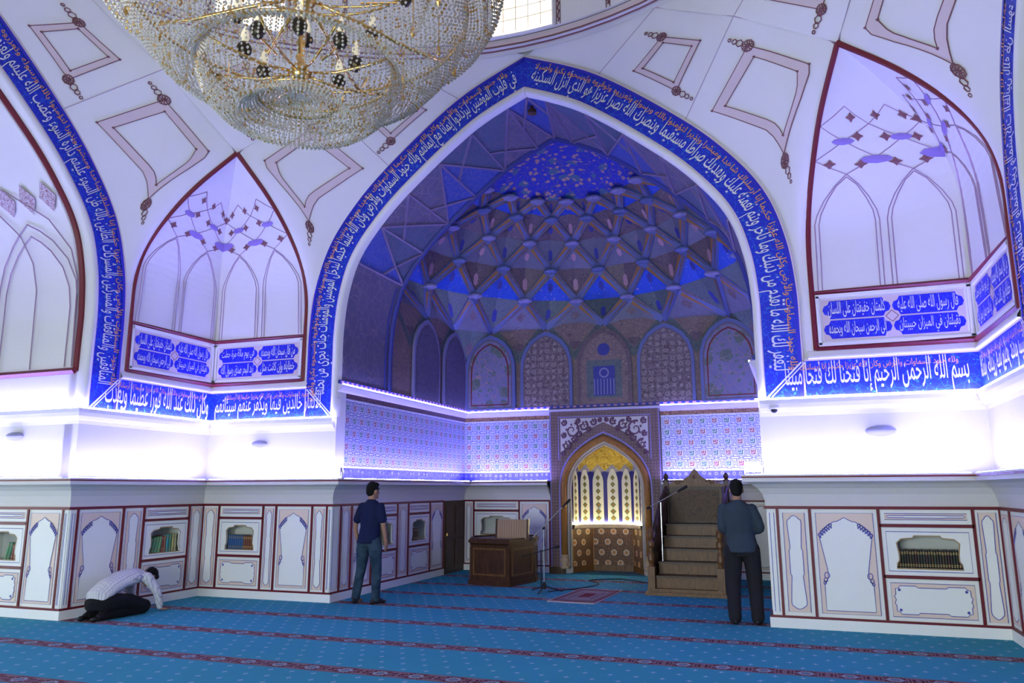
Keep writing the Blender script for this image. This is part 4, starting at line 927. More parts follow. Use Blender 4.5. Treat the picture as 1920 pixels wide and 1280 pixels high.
m = MB(); n_ = 20; m.add([cyl(PI-PI*i/n_, z, r) for i in range(n_+1) for r, z in ((1.0, .84), (.95, .85), (.93, .90), (.93, .925), (1.0, .93))], [(i*5+j, (i+1)*5+j, (i+1)*5+j+1, i*5+j+1) for i in range(n_) for j in range(4)]); m.build('dado_cornice', plain('dado_stone', (.45, .36, .30), .5), mih)
m = MB(); m.tube([cyl(PI-PI*i/n_, .94, .955) for i in range(n_+1)], .011, 5); m.build('warm_light_strip', warm_led, mih, label='bright yellow light strip')
m = MB(); m.grid(lambda u, v: cyl(PI-PI*u, .93+1.2*v, 1.0), 24, 6); m.build('niche_wall', plain('niche_blue', (.03, .03, .22), .5), mih, smooth=True)
petal_mat = plain('petal_cream', (.74, .71, .60), .5); leafm = plain('petal_green', (.14, .20, .07), .5); bud = plain('petal_rust', (.38, .14, .05), .5)
NP = 7
for i in range(NP):
    c = PI*(i+.5)/NP; hw = PI/NP*.37; m = MB()
    def pet(u, v, r=.975): w_ = hw*(1 if v < .72 else max(0.0, 1-((v-.72)/.28)**1.8)); return cyl(c+(2*u-1)*w_, .95+1.12*v, r)
    m.grid(lambda u, v: pet(u, v), 4, 16); o = m.build('petal_panel', petal_mat, mih)
    m = MB()
    for j in range(7):
        z = 1.02+.135*j; s_ = .043-.0022*j
        m.add([cyl(c-s_*2.3, z+.02, .965), cyl(c, z-.045, .965), cyl(c+s_*2.3, z+.02, .965), cyl(c, z+.075, .965)], [(0, 1, 2, 3)], 0)
        m.add([cyl(c-s_, z+.02, .958), cyl(c, z-.015, .958), cyl(c+s_, z+.02, .958), cyl(c, z+.045, .958)], [(0, 1, 2, 3)], 1)
    m.build('floral_spray', [leafm, bud], o)
hood_g = arabesque('hood_gold', (.52, .36, .05), (.30, .18, .03), (.62, .46, .12), 10, 16, .4, .05); hood_b = arabesque('hood_blue', (.26, .25, .34), (.12, .13, .30), (.40, .32, .22), 16, 20, .4, .06)
def hoodp(a, t):
    r = [(1, 1.92), (.97, 2.02), (.86, 2.20), (.66, 2.35), (.40, 2.46), (.02, 2.54)]; j = min(int(t*5), 4); f_ = t*5-j
    return cyl(a, r[j][1]+(r[j+1][1]-r[j][1])*f_, r[j][0]+(r[j+1][0]-r[j][0])*f_)
for k_ in range(4):
    nn = 7 if k_ % 2 == 0 else 8
    for i in range(nn):
        c = PI*(i+.5)/7 if k_ % 2 == 0 else PI*i/7; w_ = PI/14; cl = lambda a: max(0, min(PI, a))
        t0, t1, t2 = .12+.19*k_-.19, .12+.19*k_, .12+.19*k_+.19
        B_, L_, R_, T_ = hoodp(cl(c), max(0, t0)), hoodp(cl(c+w_), t1), hoodp(cl(c-w_), t1), hoodp(cl(c), t2); M_ = (L_+R_)*.5+Vector((0, .025, .02))
        m = MB(); m.add([B_, L_, T_, R_, M_], [(0, 1, 4), (1, 2, 4), (2, 3, 4), (3, 0, 4)]); m.build('hood_cell', hood_b if k_ == 0 else hood_g, mih)
m = MB(); m.grid(lambda u, v: hoodp(PI*u, .72+.28*v), 14, 3); m.build('hood_crown', hood_g, mih)
m = MB(); m.grid(lambda u, v: hoodp(PI*u, .72*v)+Vector((0, .04, .03)), 14, 6); m.build('hood_back', hood_g, mih)
m = MB(); m.box(MX-.72, MX+.72, Y0-.1, Y0+RY, .0, .012); m.build('niche_floor', plain('niche_carpet', (.02, .10, .16), .95), mih)
# ------------------------------------------------------------------ wooden pulpit (minbar)
mx0, mx1 = 1.13, 2.31
mb_ = empty('pulpit', ((mx0+mx1)/2, 8.7, 0), label='carved brown wooden pulpit with five steps and a crested back', cat='pulpit')
m = MB(); m.box(mx0-.03, mx1+.03, 7.80, 9.95, 0, .05); m.box(mx0, mx1, 7.84, 9.95, .05, .10); m.build('base', oak, mb_)
for i in range(5):
    y0 = 7.97+.30*i; z0, z1 = .10+.185*i, .10+.185*(i+1)
    m = MB(); m.box(mx0+.12, mx1-.12, y0, 9.9, z0, z1-.03, 0); m.box(mx0+.11, mx1-.11, y0-.03, 9.9, z1-.03, z1, 1); o = m.build('step', [oak, oak_dark], mb_)
    m = MB(); m.box(mx0+.17, mx1-.17, y0-.008, y0, z0+.03, z1-.055); m.build('riser_panel', oak, o)
bx0, bx1, by = 1.24, 2.16, 9.72
m = MB(); m.box(bx0, bx1, by, by+.06, 1.0, 1.68); o = m.build('back_panel', oak_dark, mb_)
m = MB(); m.box(bx0+.05, bx1-.05, by-.02, by, 1.06, 1.60); m.build('carved_field', arabesque('carved_field', (.10, .05, .018), (.045, .02, .008), (.14, .075, .028), 14, 20, .4, .08), o)
Tc = FR(((bx0+bx1)/2, by+.03, 0), (1, 0), (0, -1))
cr = [(-.50, 1.66), (.50, 1.66), (.50, 1.70), (.40, 1.72), (.33, 1.78), (.22, 1.77), (.15, 1.82), (.09, 1.86), (.05, 1.93), (0, 1.97), (-.05, 1.93), (-.09, 1.86), (-.15, 1.82), (-.22, 1.77), (-.33, 1.78), (-.40, 1.72), (-.50, 1.70)]
m = MB(); m.slab(Tc, [cr], -.04, .04); m.slab(Tc, [[(x*.7, 1.66+(z-1.66)*.72) for x, z in cr]], .04, .06); o = m.build('crest', oak, mb_)
for sd in (-1, 1):
    m = MB(); m.tube([Tc(sd*(.28-.09*math.cos(t*.5)*(1-t/18)), 1.735+.045*math.sin(t*.5)*(1-t/18), .05) for t in range(16)], .012, 5); m.build('crest_scroll', oak, o, smooth=True)
m = MB(); m.lathe([(0, -.04), (.04, 0), (0, .05)], 8, Tc(0, 1.83, .06)); m.build('crest_boss', oak, o, smooth=True)
for sd, x in ((-1, mx0+.06), (1, mx1-.06)):
    m = MB(); m.box(x-.045, x+.045, by-.05, by+.05, .1, 1.74); m.lathe([(0, 1.74), (.06, 1.74), (.06, 1.77), (.03, 1.79), (.05, 1.83), (.045, 1.86), (0, 1.91)], 10, (x, by, 0)); m.build('back_post', oak_dark, mb_)
    m = MB(); m.box(x-.055, x+.055, 7.86, 7.97, .10, .42)
    m.lathe([(.05, .42), (.035, .46), (.055, .52), (.05, .60), (.03, .66), (.03, .70), (.055, .74), (.055, .80), (.03, .83), (.05, .88), (.055, .94), (.03, 1.0), (0, 1.04)], 10, (x, 7.915, 0)); m.build('newel_post', oak, mb_)
    Ts = FR((x, 0, 0), (0, 1), (1, 0))
    m = MB(); m.slab(Ts, [[(7.97, .10), (by-.05, .10), (by-.05, 1.55), (9.3, 1.40), (7.97, .62)]], -.02, .02); m.build('side_panel', oak_dark, mb_)
    m = MB(); m.tube([(x, 7.93, .86), (x, 8.4, 1.08), (x, 9.1, 1.46), (x, by, 1.66)], .032, 6); m.build('handrail', oak_dark, mb_)
    for t in range(5): y = 8.12+.30*t; m = MB(); m.lathe([(.014, .60+.17*t), (.024, .68+.17*t), (.012, .76+.17*t), (.02, .90+.17*t)], 7, (x, y, 0)); m.build('baluster', oak_dark, mb_)
# ------------------------------------------------------------------ lectern desk
pod = empty('lectern_desk', (-1.7, 8.8, 0), label='brown wooden faceted lectern desk with a beige slatted board', cat='desk')
PG = [(-2.05, 8.25), (-1.26, 8.10), (-1.08, 8.92), (-1.20, 9.45), (-2.05, 9.55), (-2.30, 8.95)]
def off_poly(P, d):
    out = []; k = len(P)
    for i in range(k):
        a, b, c = Vector(P[i-1]), Vector(P[i]), Vector(P[(i+1) % k]); e1, e2 = (b-a).normalized(), (c-b).normalized(); n1, n2 = Vector((e1.y, -e1.x)), Vector((e2.y, -e2.x)); mm = (n1+n2)/(1+n1.dot(n2)); out.append((b.x+mm.x*d, b.y+mm.y*d))
    return out
def prismz(mb, P, z0, z1, mi=0): k = len(P); mb.add([(x, y, z) for z in (z0, z1) for x, y in P], [tuple(range(k-1, -1, -1)), tuple(range(k, 2*k))]+[(i, (i+1) % k, k+(i+1) % k, k+i) for i in range(k)], mi)
m = MB(); prismz(m, PG, .08, .70); m.build('body', walnut, pod)
m = MB(); prismz(m, off_poly(PG, .03), 0, .08); prismz(m, off_poly(PG, .015), .08, .10); m.build('base', walnut, pod)
m = MB(); prismz(m, off_poly(PG, .03), .70, .75); prismz(m, off_poly(PG, .0), .67, .70); m.build('desk_top', walnut, pod)
for i in range(6):
    a, b = Vector(PG[i]), Vector(PG[(i+1) % 6]); ex = (b-a); L_ = ex.length; ex.normalize(); en = (ex.y, -ex.x); Tf = FR((a.x, a.y, 0), (ex.x, ex.y), en)
    m = MB(); m.slab(Tf, [[(.07, .16), (L_-.07, .16), (L_-.07, .62), (.07, .62)], [(.10, .19), (.10, .59), (L_-.10, .59), (L_-.10, .19)]], 0, .012); m.build('panel_moulding', oak, pod)
    m = MB(); m.tbox(Tf, 0, L_, .75, .78, -.03, .0); m.build('rim', walnut, pod)
Tb = lambda s, z, d=0: (-1.68+s, 8.62+.10*z-d, .76+z)
m = MB(); m.slab(Tb, [[(0, 0), (.56, 0), (.56, .33), (0, .33)]], -.02, .02)
o = m.build('slatted_board', plain('board_beige', (.34, .22, .14), .7), pod)
for i in range(12): m = MB(); m.tbox(Tb, .015+.045*i, .05+.045*i, .015, .315, .02, .027); m.build('slat', plain('slat_beige', (.40, .27, .17), .7), o)
m = MB(); m.tbox(Tb, -.03, 0, 0, .34, -.03, .03); m.tbox(Tb, .56, .59, 0, .34, -.03, .03); m.build('board_edge', walnut, o)
# ------------------------------------------------------------------ microphones on stands
def mic_stand(base, h, a, b, label, pole, legs=True, r=.30):
    p = empty('microphone_stand', base, label=label, cat='microphone'); x, y, z = base
    if legs:
        for k_ in range(3):
            an = .5+2*PI*k_/3; m = MB(); m.tube([(x, y, z+.10), (x+r*.5*math.cos(an), y+r*.5*math.sin(an), z+.05), (x+r*math.cos(an), y+r*math.sin(an), z+.012)], .012, 6); m.build('leg', blackm, p)
        m = MB(); m.lathe([(.03, .05), (.035, .12), (.02, .16)], 8, base); m.build('leg_hub', blackm, p)
    m = MB(); m.tube([(x, y, z+.02), (x, y, z+h)], .011, 7); m.build('pole', pole, p)
    m = MB(); m.lathe([(0, -.03), (.024, -.02), (.024, .02), (0, .03)], 8, (x, y, z+h)); m.build('clutch', blackm, p)
    m = MB(); m.tube([a, b], .008, 6); m.build('boom', pole if pole is steel else blackm, p)
    A, B = Vector(a), Vector(b); t = (B-A).normalized()
    m = MB(); m.tube([B-t*.02, B+t*.05, B+t*.11, B+t*.17], [.014, .018, .024, .02], 8); m.build('microphone', blackm, p)
    m = MB(); m.tube([A, A-t*.07], .018, 7); m.build('counterweight', blackm, p)
    return p
ms = mic_stand((-.49, 7.63, 0), 1.0, (-.62, 7.45, .86), (-.20, 7.78, 1.34), 'tall silver microphone stand with two booms beside the lectern desk', steel)
m = MB(); m.tube([(-.53, 7.60, .05), (-.53, 7.60, .66)], .010, 6); m.build('lower_pole', blackm, ms)
m = MB(); m.tube([(-.80, 7.42, .56), (-.34, 7.72, .69)], .008, 6); m.tube([(-.34, 7.72, .69), (-.27, 7.765, .71)], .02, 7); m.build('lower_boom', blackm, ms)
mic_stand((1.30, 8.36, .285), 1.14, (1.14, 8.28, 1.33), (1.58, 8.44, 1.58), 'silver microphone stand with boom on the left of the pulpit steps', steel, False)
m = MB(); m.tube([Vector(p)+Vector((0, 0, .008)) for p in crom([(-.45, 7.7, 0), (-.1, 8.2, 0), (.1, 8.9, 0), (-.2, 9.4, 0), (.3, 9.75, 0), (.8, 9.4, 0), (1.05, 9.2, 0)], 8)], .009, 5)
m.build('cable', blackm, label='thin black cable winding over the carpet before the prayer niche', cat='cable')
# ------------------------------------------------------------------ prayer rug
def rug_mat():
    N = NT('prayer_rug', .95, spec=.1); co = N.co(); sp = N.n('SeparateXYZ'); N.put(sp.inputs[0], co); ax, ay = N.m('ABSOLUTE', sp.outputs[0]), N.m('ABSOLUTE', N.m('DIVIDE', sp.outputs[1], 2.15))
    d = N.m('MAXIMUM', ax, ay); c = N.mix(N.m('GREATER_THAN', d, .10), (.20, .01, .02), (.30, .24, .27)); c = N.mix(N.m('GREATER_THAN', ax, .16), c, (.15, .06, .08))
    c = N.mix(N.m('GREATER_THAN', d, .19), c, (.44, .36, .36)); c = N.mix(N.m('GREATER_THAN', d, .215), c, (.24, .17, .19)); c = N.mix(N.m('GREATER_THAN', d, .29), c, (.17, .03, .05)); c = N.mix(N.m('GREATER_THAN', d, .335), c, (.50, .42, .40))
    v = N.vor(co, 26, 'DISTANCE_TO_EDGE'); c = N.mix(N.m('MULTIPLY', N.step(v, .1, .05), .35), c, (.30, .22, .24)); N.color(c); N.bump(N.noise(co, 120), .3, .003); return N.mat
m = MB(); m.grid(lambda u, v: (-.36+.72*u, -.80+1.60*v, .012+.003*math.sin(9*u+5*v)), 10, 20); m.add([(x, y, z) for x in (-.36, .36) for y in (-.8, .8) for z in (.001, .012)], [(0, 1, 5, 4), (2, 6, 7, 3), (0, 2, 3, 1), (4, 5, 7, 6)])
m.v = [(v[0], v[1], v[2]) for v in m.v]; o = m.build('prayer_rug', rug_mat(), label='small red and white prayer rug lying before the prayer niche', cat='rug'); o.location = (.27, 7.42, 0); o.rotation_euler.z = -.06
# ------------------------------------------------------------------ small fittings on the walls
def sconce(c, ex, en, sc, label):
    p = empty('wall_lamp', c, label=label, cat='wall lamp', group='white oval wall lamps'); m = MB(); n_, k_ = 14, 6
    vs = []
    for i in range(n_+1):
        for j in range(k_+1):
            th, ph = 2*PI*i/n_, PI/2*j/k_; s_, z_, d_ = sc*.17*math.cos(th)*math.cos(ph), sc*.065*math.sin(th)*math.cos(ph), sc*.10*math.sin(ph)+.02
            vs.append((c[0]+ex[0]*s_+en[0]*d_, c[1]+ex[1]*s_+en[1]*d_, c[2]+z_))
    m.add(vs, [(i*(k_+1)+j, (i+1)*(k_+1)+j, (i+1)*(k_+1)+j+1, i*(k_+1)+j+1) for i in range(n_) for j in range(k_)]); m.build('shade', plain('lamp_grey', (.30, .30, .36), .4), p, smooth=True)
    m = MB(); Tf = FR(c, ex, en); m.slab(Tf, [circ(0, 0, .13*sc, 12, .05*sc)], 0, .025); m.build('back_plate', steel, p)
    m = MB(); m.lathe([(0, -.012), (.012, 0), (0, .012)], 6, Tf(0, .035*sc, .09*sc)); m.build('screw', blackm, p)
sconce((-4.50, H, 2.335), (1, 0), (0, -1), .85, 'oval grey wall lamp above the blue and brown books')
sconce((-6.65, OP, 2.36), (1, 0), (0, -1), .9, 'oval grey wall lamp at the left edge of the picture')
sconce((4.40, H, 2.29), (1, 0), (0, -1), 1.0, 'oval grey wall lamp above the long row of dark books')
cam_ = empty('security_camera', (3.22, H-.03, 2.62), label='small white security camera under the inscription at the right of the great niche', cat='camera')
m = MB(); m.lathe([(0, .04), (.055, .035), (.06, 0), (.04, -.02)], 12, (3.22, H-.08, 2.59)); m.build('housing', plaster, cam_, smooth=True)
m = MB(); m.lathe([(.042, -.01), (.038, -.035), (.02, -.05), (0, -.055)], 12, (3.22, H-.09, 2.59)); m.build('lens_dome', blackm, cam_, smooth=True)
m = MB(); m.box(3.19, 3.25, H-.09, H, 2.60, 2.66); m.build('bracket', plaster, cam_)
def flood(c, sx, label):
    p = empty('floodlight', c, label=label, cat='lamp', group='small floodlights on the ledge ends'); x, y, z = c
    m = MB(); m.box(x-.09, x+.09, y-.03, y+.03, z+.03, z+.16); m.build('housing', plaster, p)
    m = MB(); m.box(x-.075, x+.075, y+.03, y+.036, z+.045, z+.145); m.build('lens', glow('flood_glow_'+('a' if sx < 0 else 'b'), (.75, .78, 1.0), 30), p)
    m = MB(); m.box(x-.11, x-.09, y-.015, y+.015, z, z+.10); m.box(x+.09, x+.11, y-.015, y+.015, z, z+.10); m.box(x-.11, x+.11, y-.02, y+.02, z, z+.012); m.build('bracket', plaster, p)
flood((-3.02, 5.42, 1.786), -1, 'small bright floodlight on the ledge corner above the navy polo shirt')
flood((2.93, 5.42, 1.786), 1, 'small bright floodlight on the ledge end above the grey-blue shirt')
# ------------------------------------------------------------------ books
pages = plain('book_pages', (.62, .56, .42), .8)
def book(T, s, w_, h, dep, z0, d0, cols, tilt, label, group):
    c, sn = math.cos(tilt), math.sin(tilt); org_ = T(s, z0, d0)
    def B(a, z, d): return T(s+a*c+z*sn, z0-a*sn*(1 if tilt < 0 else 1)*0+z*c+(abs(sn)*w_/2 if tilt else 0)-a*sn, d0+d)
    m = MB()
    prof = [(-w_/2, -dep), (-w_/2, -.012), (-w_*.3, -.003), (0, 0), (w_*.3, -.003), (w_/2, -.012), (w_/2, -dep)]
    k_ = len(prof); m.add([B(a, z, d) for z in (0, h) for a, d in prof], [(i, i+1, k_+i+1, k_+i) for i in range(k_-1)], 0)
    m.add([B(a, z, d) for z in (0, h) for a, d in prof], [tuple(range(k_)), tuple(range(k_, 2*k_))], 0)
    m.add([B(a, z, d) for a in (-w_/2+.003, w_/2-.003) for d in (-dep+.004, -.014) for z in (.004, h+.001)], [(1, 3, 7, 5), (0, 1, 5, 4)], 1)
    for zz in (.12, .2, .78, .86):
        m.add([B(a*1.01, h*zz+q, d+.0015) for q in (0, h*.035) for a, d in prof[1:-1]], [(i, i+1, 5+i+1, 5+i) for i in range(4)], 2)
    return m.build('book', [plain(*cols[0]), pages, plain(*cols[1])], label=label, cat='book', group=group, org=org_)
ORDN = 'first second third fourth fifth sixth seventh eighth ninth tenth eleventh twelfth thirteenth fourteenth fifteenth sixteenth seventeenth eighteenth nineteenth twentieth twenty-first twenty-second twenty-third twenty-fourth twenty-fifth twenty-sixth'.split()
gb = ('gilt_bands', (.50, .36, .14), .4, .4); nb = ('dim_bands', (.25, .2, .12), .5)
DK = [('cover_black', (.03, .028, .026), .5), ('cover_umber', (.055, .035, .022), .5), ('cover_bottle', (.03, .04, .03), .5), ('cover_plum', (.05, .02, .025), .5)]
def fill(k_, specs, z0=.714, d0=-.045): T = SH[k_][0]; return [book(T, *sp[:1], *sp[1:4], z0, d0, sp[4], sp[5], sp[6], sp[7]) for sp in specs]
s0, s1 = SH[1][2]+.135, SH[1][3]-.135; n_ = 24; wd = (s1-s0)/n_
fill(1, [(s0+(i+.5)*wd, wd*.94, .205+.004*math.sin(i*2.1), .16, (DK[i % 4 if i % 3 else 0], gb), 0, ORDN[i]+' book from the left in the long dark gilt-banded row', 'dark gilt-banded books in the right bookcase') for i in range(n_)])
s0, s1 = SH[0][2]+.14, SH[0][3]-.13; n_ = 13; wd = (s1-s0)/n_
fill(0, [(s0+(i+.5)*wd, wd*.93, .215-(.008 if i > 6 else 0), .16, ((('cover_blue', (.03, .10, .26), .5), nb) if i < 7 else (('cover_brown', (.17, .06, .035), .5), gb)), 0, ORDN[i if i < 7 else i-7]+(' blue' if i < 7 else ' brown')+' book from the left in the blue and brown row', 'blue and brown books') for i in range(n_)])
s0 = SH[2][2]+.15; sp_ = []
gr = [('cover_green', (.10, .30, .15), .5), ('cover_leaf', (.14, .36, .16), .5), ('cover_pine', (.05, .22, .12), .5)]
for i, (off, wd, h, c_, tl, nm) in enumerate([(.03, .06, .205, gr[0], .30, 'pale green book leaning furthest left'), (.10, .055, .215, gr[1], .26, 'bright green book leaning second'), (.165, .05, .22, gr[0], .22, 'grass green book leaning third'), (.225, .045, .225, gr[1], .16, 'upright-leaning light green book'), (.285, .04, .235, ('cover_maroon', (.18, .03, .035), .5), .08, 'slim maroon book'), (.335, .045, .24, ('cover_rust', (.30, .12, .07), .5), .0, 'rust-coloured book'), (.39, .05, .25, ('cover_teal', (.05, .30, .32), .5), .0, 'teal book'), (.445, .05, .25, gr[2], .0, 'dark pine green book'), (.50, .045, .255, ('cover_gold', (.42, .36, .14), .5), .0, 'yellowish book'), (.55, .045, .25, ('cover_straw', (.45, .42, .25), .5), .0, 'straw-coloured book furthest right')]): sp_.append((s0+off, wd*.95, h, .16, (c_, nb), tl, nm+' in the shelf beside the kneeling man', 'green leaning books'))
fill(2, sp_)
s0 = SH[3][3]-.40
fill(3, [(s0+off, .045, h, .16, (c_, nb), tl, nm+' in the shelf at the left edge of the picture', 'books at the left edge') for off, h, c_, tl, nm in ((0, .22, gr[0], .28, 'pale green leaning book'), (.06, .225, gr[2], .24, 'dark green leaning book'), (.125, .20, ('cover_maroon', (.18, .03, .035), .5), .15, 'maroon leaning book'), (.18, .18, ('cover_rust', (.30, .12, .07), .5), .0, 'small rust book'))])
s0 = (SH[5][2]+SH[5][3])/2
fill(5, [(s0-.02, .20, .215, .06, (('cover_umber', (.055, .035, .022), .5), nb), 0, 'single dark brown book standing in the shelf near the wooden door', 'books in the side shelf')])
s0 = SH[4][3]-.36
fill(4, [(s0+.05*i, .045, .21, .15, ((('cover_straw', (.45, .42, .25), .5), nb)), .1, ORDN[i]+' straw-coloured book in the shelf behind the navy polo shirt', 'books behind the navy polo shirt') for i in range(3)])
# ------------------------------------------------------------------ crystal chandelier
ch = empty('chandelier', (0, 0, 4.2), label='huge crystal bead chandelier with gilt arms hanging from the dome', cat='chandelier')
def crystal_mat():
    N = NT('crystal', .12, spec=.8); N.color(N.mix(N.noise(N.co(), 9, 2), (.66, .56, .40), (.86, .82, .76)))
    N.b.inputs['Metallic'].default_value = .55; N.b.inputs['Roughness'].default_value = .16
    return N.mat
crys = crystal_mat()
def beads(name, prof, ns, nb, r, twist=0.0):
    P = resample([Vector((a, 0, b)) for a, b in prof], nb); V, F = [], []
    for i in range(ns):
        for j, p in enumerate(P):
            a = 2*PI*(i+(.5 if j % 2 else 0)*twist)/ns; c = Vector((p.x*math.cos(a), p.x*math.sin(a), p.z)); o_ = len(V); rr = r*(.8+.4*random.random())
            V += [(c.x+rr, c.y, c.z), (c.x-rr, c.y, c.z), (c.x, c.y+rr, c.z), (c.x, c.y-rr, c.z), (c.x, c.y, c.z+rr*1.2), (c.x, c.y, c.z-rr*1.2)]
            F += [(o_, o_+2, o_+4), (o_+2, o_+1, o_+4), (o_+1, o_+3, o_+4), (o_+3, o_, o_+4), (o_+2, o_, o_+5), (o_+1, o_+2, o_+5), (o_+3, o_+1, o_+5), (o_, o_+3, o_+5)]
    m = MB(); m.add(V, F)
    for q in range(0, len(m.m), 8):
        if random.random() < .13: m.m[q:q+8] = [1]*8  # golden sparkle put into the colour: random beads turned brass
    return m.build(name, [crys, brass], ch, kind='stuff')
beads('bottom_bead_dish', [(.02, 4.47), (.12, 4.44), (.24, 4.43), (.30, 4.45)], 40, 10, .012)
beads('lower_bead_basket', [(.30, 4.46), (.36, 4.36), (.46, 4.30), (.58, 4.32), (.68, 4.42), (.74, 4.56), (.72, 4.72)], 104, 26, .0115)
beads('middle_bead_basket', [(.70, 4.76), (.78, 4.66), (.90, 4.62), (1.04, 4.70), (1.18, 4.86), (1.28, 5.04), (1.30, 5.22)], 150, 32, .0125)
beads('upper_bead_basket', [(1.28, 5.26), (1.38, 5.16), (1.48, 5.18), (1.57, 5.34), (1.62, 5.60), (1.60, 5.95), (1.52, 6.3)], 180, 40, .0135)
beads('inner_bead_curtain', [(.95, 5.30), (1.02, 5.55), (1.0, 5.85)], 90, 16, .011)
for nm, r, z in (('rim_ring', .30, 4.46), ('rim_ring', .72, 4.74), ('rim_ring', 1.30, 5.24), ('rim_ring', 1.52, 6.3), ('rim_ring', 1.0, 5.86)):
    m = MB(); m.tube([(r*math.cos(2*PI*i/48), r*math.sin(2*PI*i/48), z) for i in range(48)], .013, 6, 0, True); m.build(nm, brass, ch, smooth=True)
m = MB(); m.lathe([(0, 4.60), (.05, 4.62), (.09, 4.68), (.05, 4.74), (.03, 4.80), (.03, 5.2), (.07, 5.26), (.12, 5.34), (.07, 5.44), (.035, 5.5), (.035, 6.2), (.09, 6.3), (.03, 6.4), (.02, 13.9)], 14); m.build('stem', brass, ch, smooth=True)
for k_ in range(8):
    a = 2*PI*k_/8+.2; ca, sa = math.cos(a), math.sin(a)
    m = MB(); m.tube([(.06*ca, .06*sa, 4.68), (.3*ca, .3*sa, 4.66), (.55*ca, .55*sa, 4.70), (.72*ca, .72*sa, 4.74)], .012, 6); m.build('lower_arm', brass, ch, smooth=True)
    m = MB(); m.tube([(.1*ca, .1*sa, 5.34), (.5*ca, .5*sa, 5.30), (.95*ca, .95*sa, 5.24), (1.3*ca, 1.3*sa, 5.24), (1.5*ca, 1.5*sa, 5.5)], .018, 6); m.build('upper_arm', brass, ch, smooth=True)
    for r_, z_ in ((.42, 4.78), (.80, 5.42)):
        b = a+.39; c = (r_*math.cos(b), r_*math.sin(b), z_)
        m = MB(); m.lathe([(0, -.03), (.03, -.02), (.055, .02), (.06, .06), (.035, .10), (0, .11)], 10, c); o = m.build('lamp_cup', plain('dark_bronze', (.06, .045, .03), .35, .6), ch, smooth=True)
        m = MB(); m.tube([c, (c[0]*.55, c[1]*.55, z_-.06)], .009, 5); m.build('cup_bracket', brass, o)
        m = MB(); m.lathe([(0, .10), (.028, .12), (.034, .16), (.02, .21), (0, .25)], 8, c); m.build('bulb', glow('bulb_glow', (1, .86, .6), .25) if 'bulb_glow' not in MATS else MATS['bulb_glow'], o, smooth=True)
    for q in range(3):
        b = a+.25*q; r_ = .9+.17*q; m = MB(); m.tube([(r_*math.cos(b), r_*math.sin(b), 5.26), (r_*math.cos(b), r_*math.sin(b), 4.98)], .005, 4); m.lathe([(0, -.06), (.02, -.02), (.014, .02), (0, .06)], 6, (r_*math.cos(b), r_*math.sin(b), 4.95)); m.build('gilt_drop', brass, ch)
ch.location.z += .12
# ------------------------------------------------------------------ people
def finish(mb, name, mat, parent, voxel=.012, sm=4, wr=0.0, loc=(0, 0, 0)):
    me = bpy.data.meshes.new('tmp'); me.from_pydata(mb.v, [], mb.f); ob = bpy.data.objects.new('tmp', me); COL.objects.link(ob)
    r = ob.modifiers.new('r', 'REMESH'); r.mode = 'VOXEL'; r.voxel_size = voxel
    s = ob.modifiers.new('s', 'SMOOTH'); s.iterations = sm; s.factor = .5
    if wr:
        tx = bpy.data.textures.new('folds', 'CLOUDS'); tx.noise_scale = .11
        d = ob.modifiers.new('d', 'DISPLACE'); d.texture = tx; d.strength = wr; d.mid_level = .5; d.texture_coords = 'LOCAL'
    dg = bpy.context.evaluated_depsgraph_get(); nm = bpy.data.meshes.new_from_object(ob.evaluated_get(dg)); bpy.data.objects.remove(ob)
    nm.materials.clear(); nm.materials.append(mat); nm.polygons.foreach_set('use_smooth', [True]*len(nm.polygons)); nm.name = name
    o = bpy.data.objects.new(name, nm); COL.objects.link(o); o.parent = parent; return o
def ell(mb, c, r, n=14, k=9, rot=None):
    vs = [Vector((r[0]*math.sin(PI*j/k)*math.cos(2*PI*i/n), r[1]*math.sin(PI*j/k)*math.sin(2*PI*i/n), r[2]*math.cos(PI*j/k))) for i in range(n) for j in range(k+1)]
    if rot is not None: vs = [rot @ v for v in vs]
    mb.add([Vector(c)+v for v in vs], [(i*(k+1)+j, ((i+1) % n)*(k+1)+j, ((i+1) % n)*(k+1)+j+1, i*(k+1)+j+1) for i in range(n) for j in range(k)])
def limb(mb, pts, rad, n=12):
    P = crom(pts, 4); R = [v.x for v in crom([(r, 0, 0) for r in rad], 4)]; mb.tube(P, [max(.003, r) for r in R], n); ell(mb, P[0], (R[0],)*3); ell(mb, P[-1], (R[-1],)*3)
def trunk(mb, rings, n=18):
    """rings: (centre, half width, half depth, forward tilt)"""
    vs = []
    for c, a, b, ti in rings:
        for i in range(n):
            t = 2*PI*i/n; x, y = a*math.cos(t), b*math.sin(t); vs.append((c[0]+x, c[1]+y*math.cos(ti), c[2]-y*math.sin(ti)))
    k = len(rings); mb.add(vs, [(j*n+i, j*n+(i+1) % n, (j+1)*n+(i+1) % n, (j+1)*n+i) for j in range(k-1) for i in range(n)]+[tuple(range(n-1, -1, -1)), tuple((k-1)*n+i for i in range(n))])
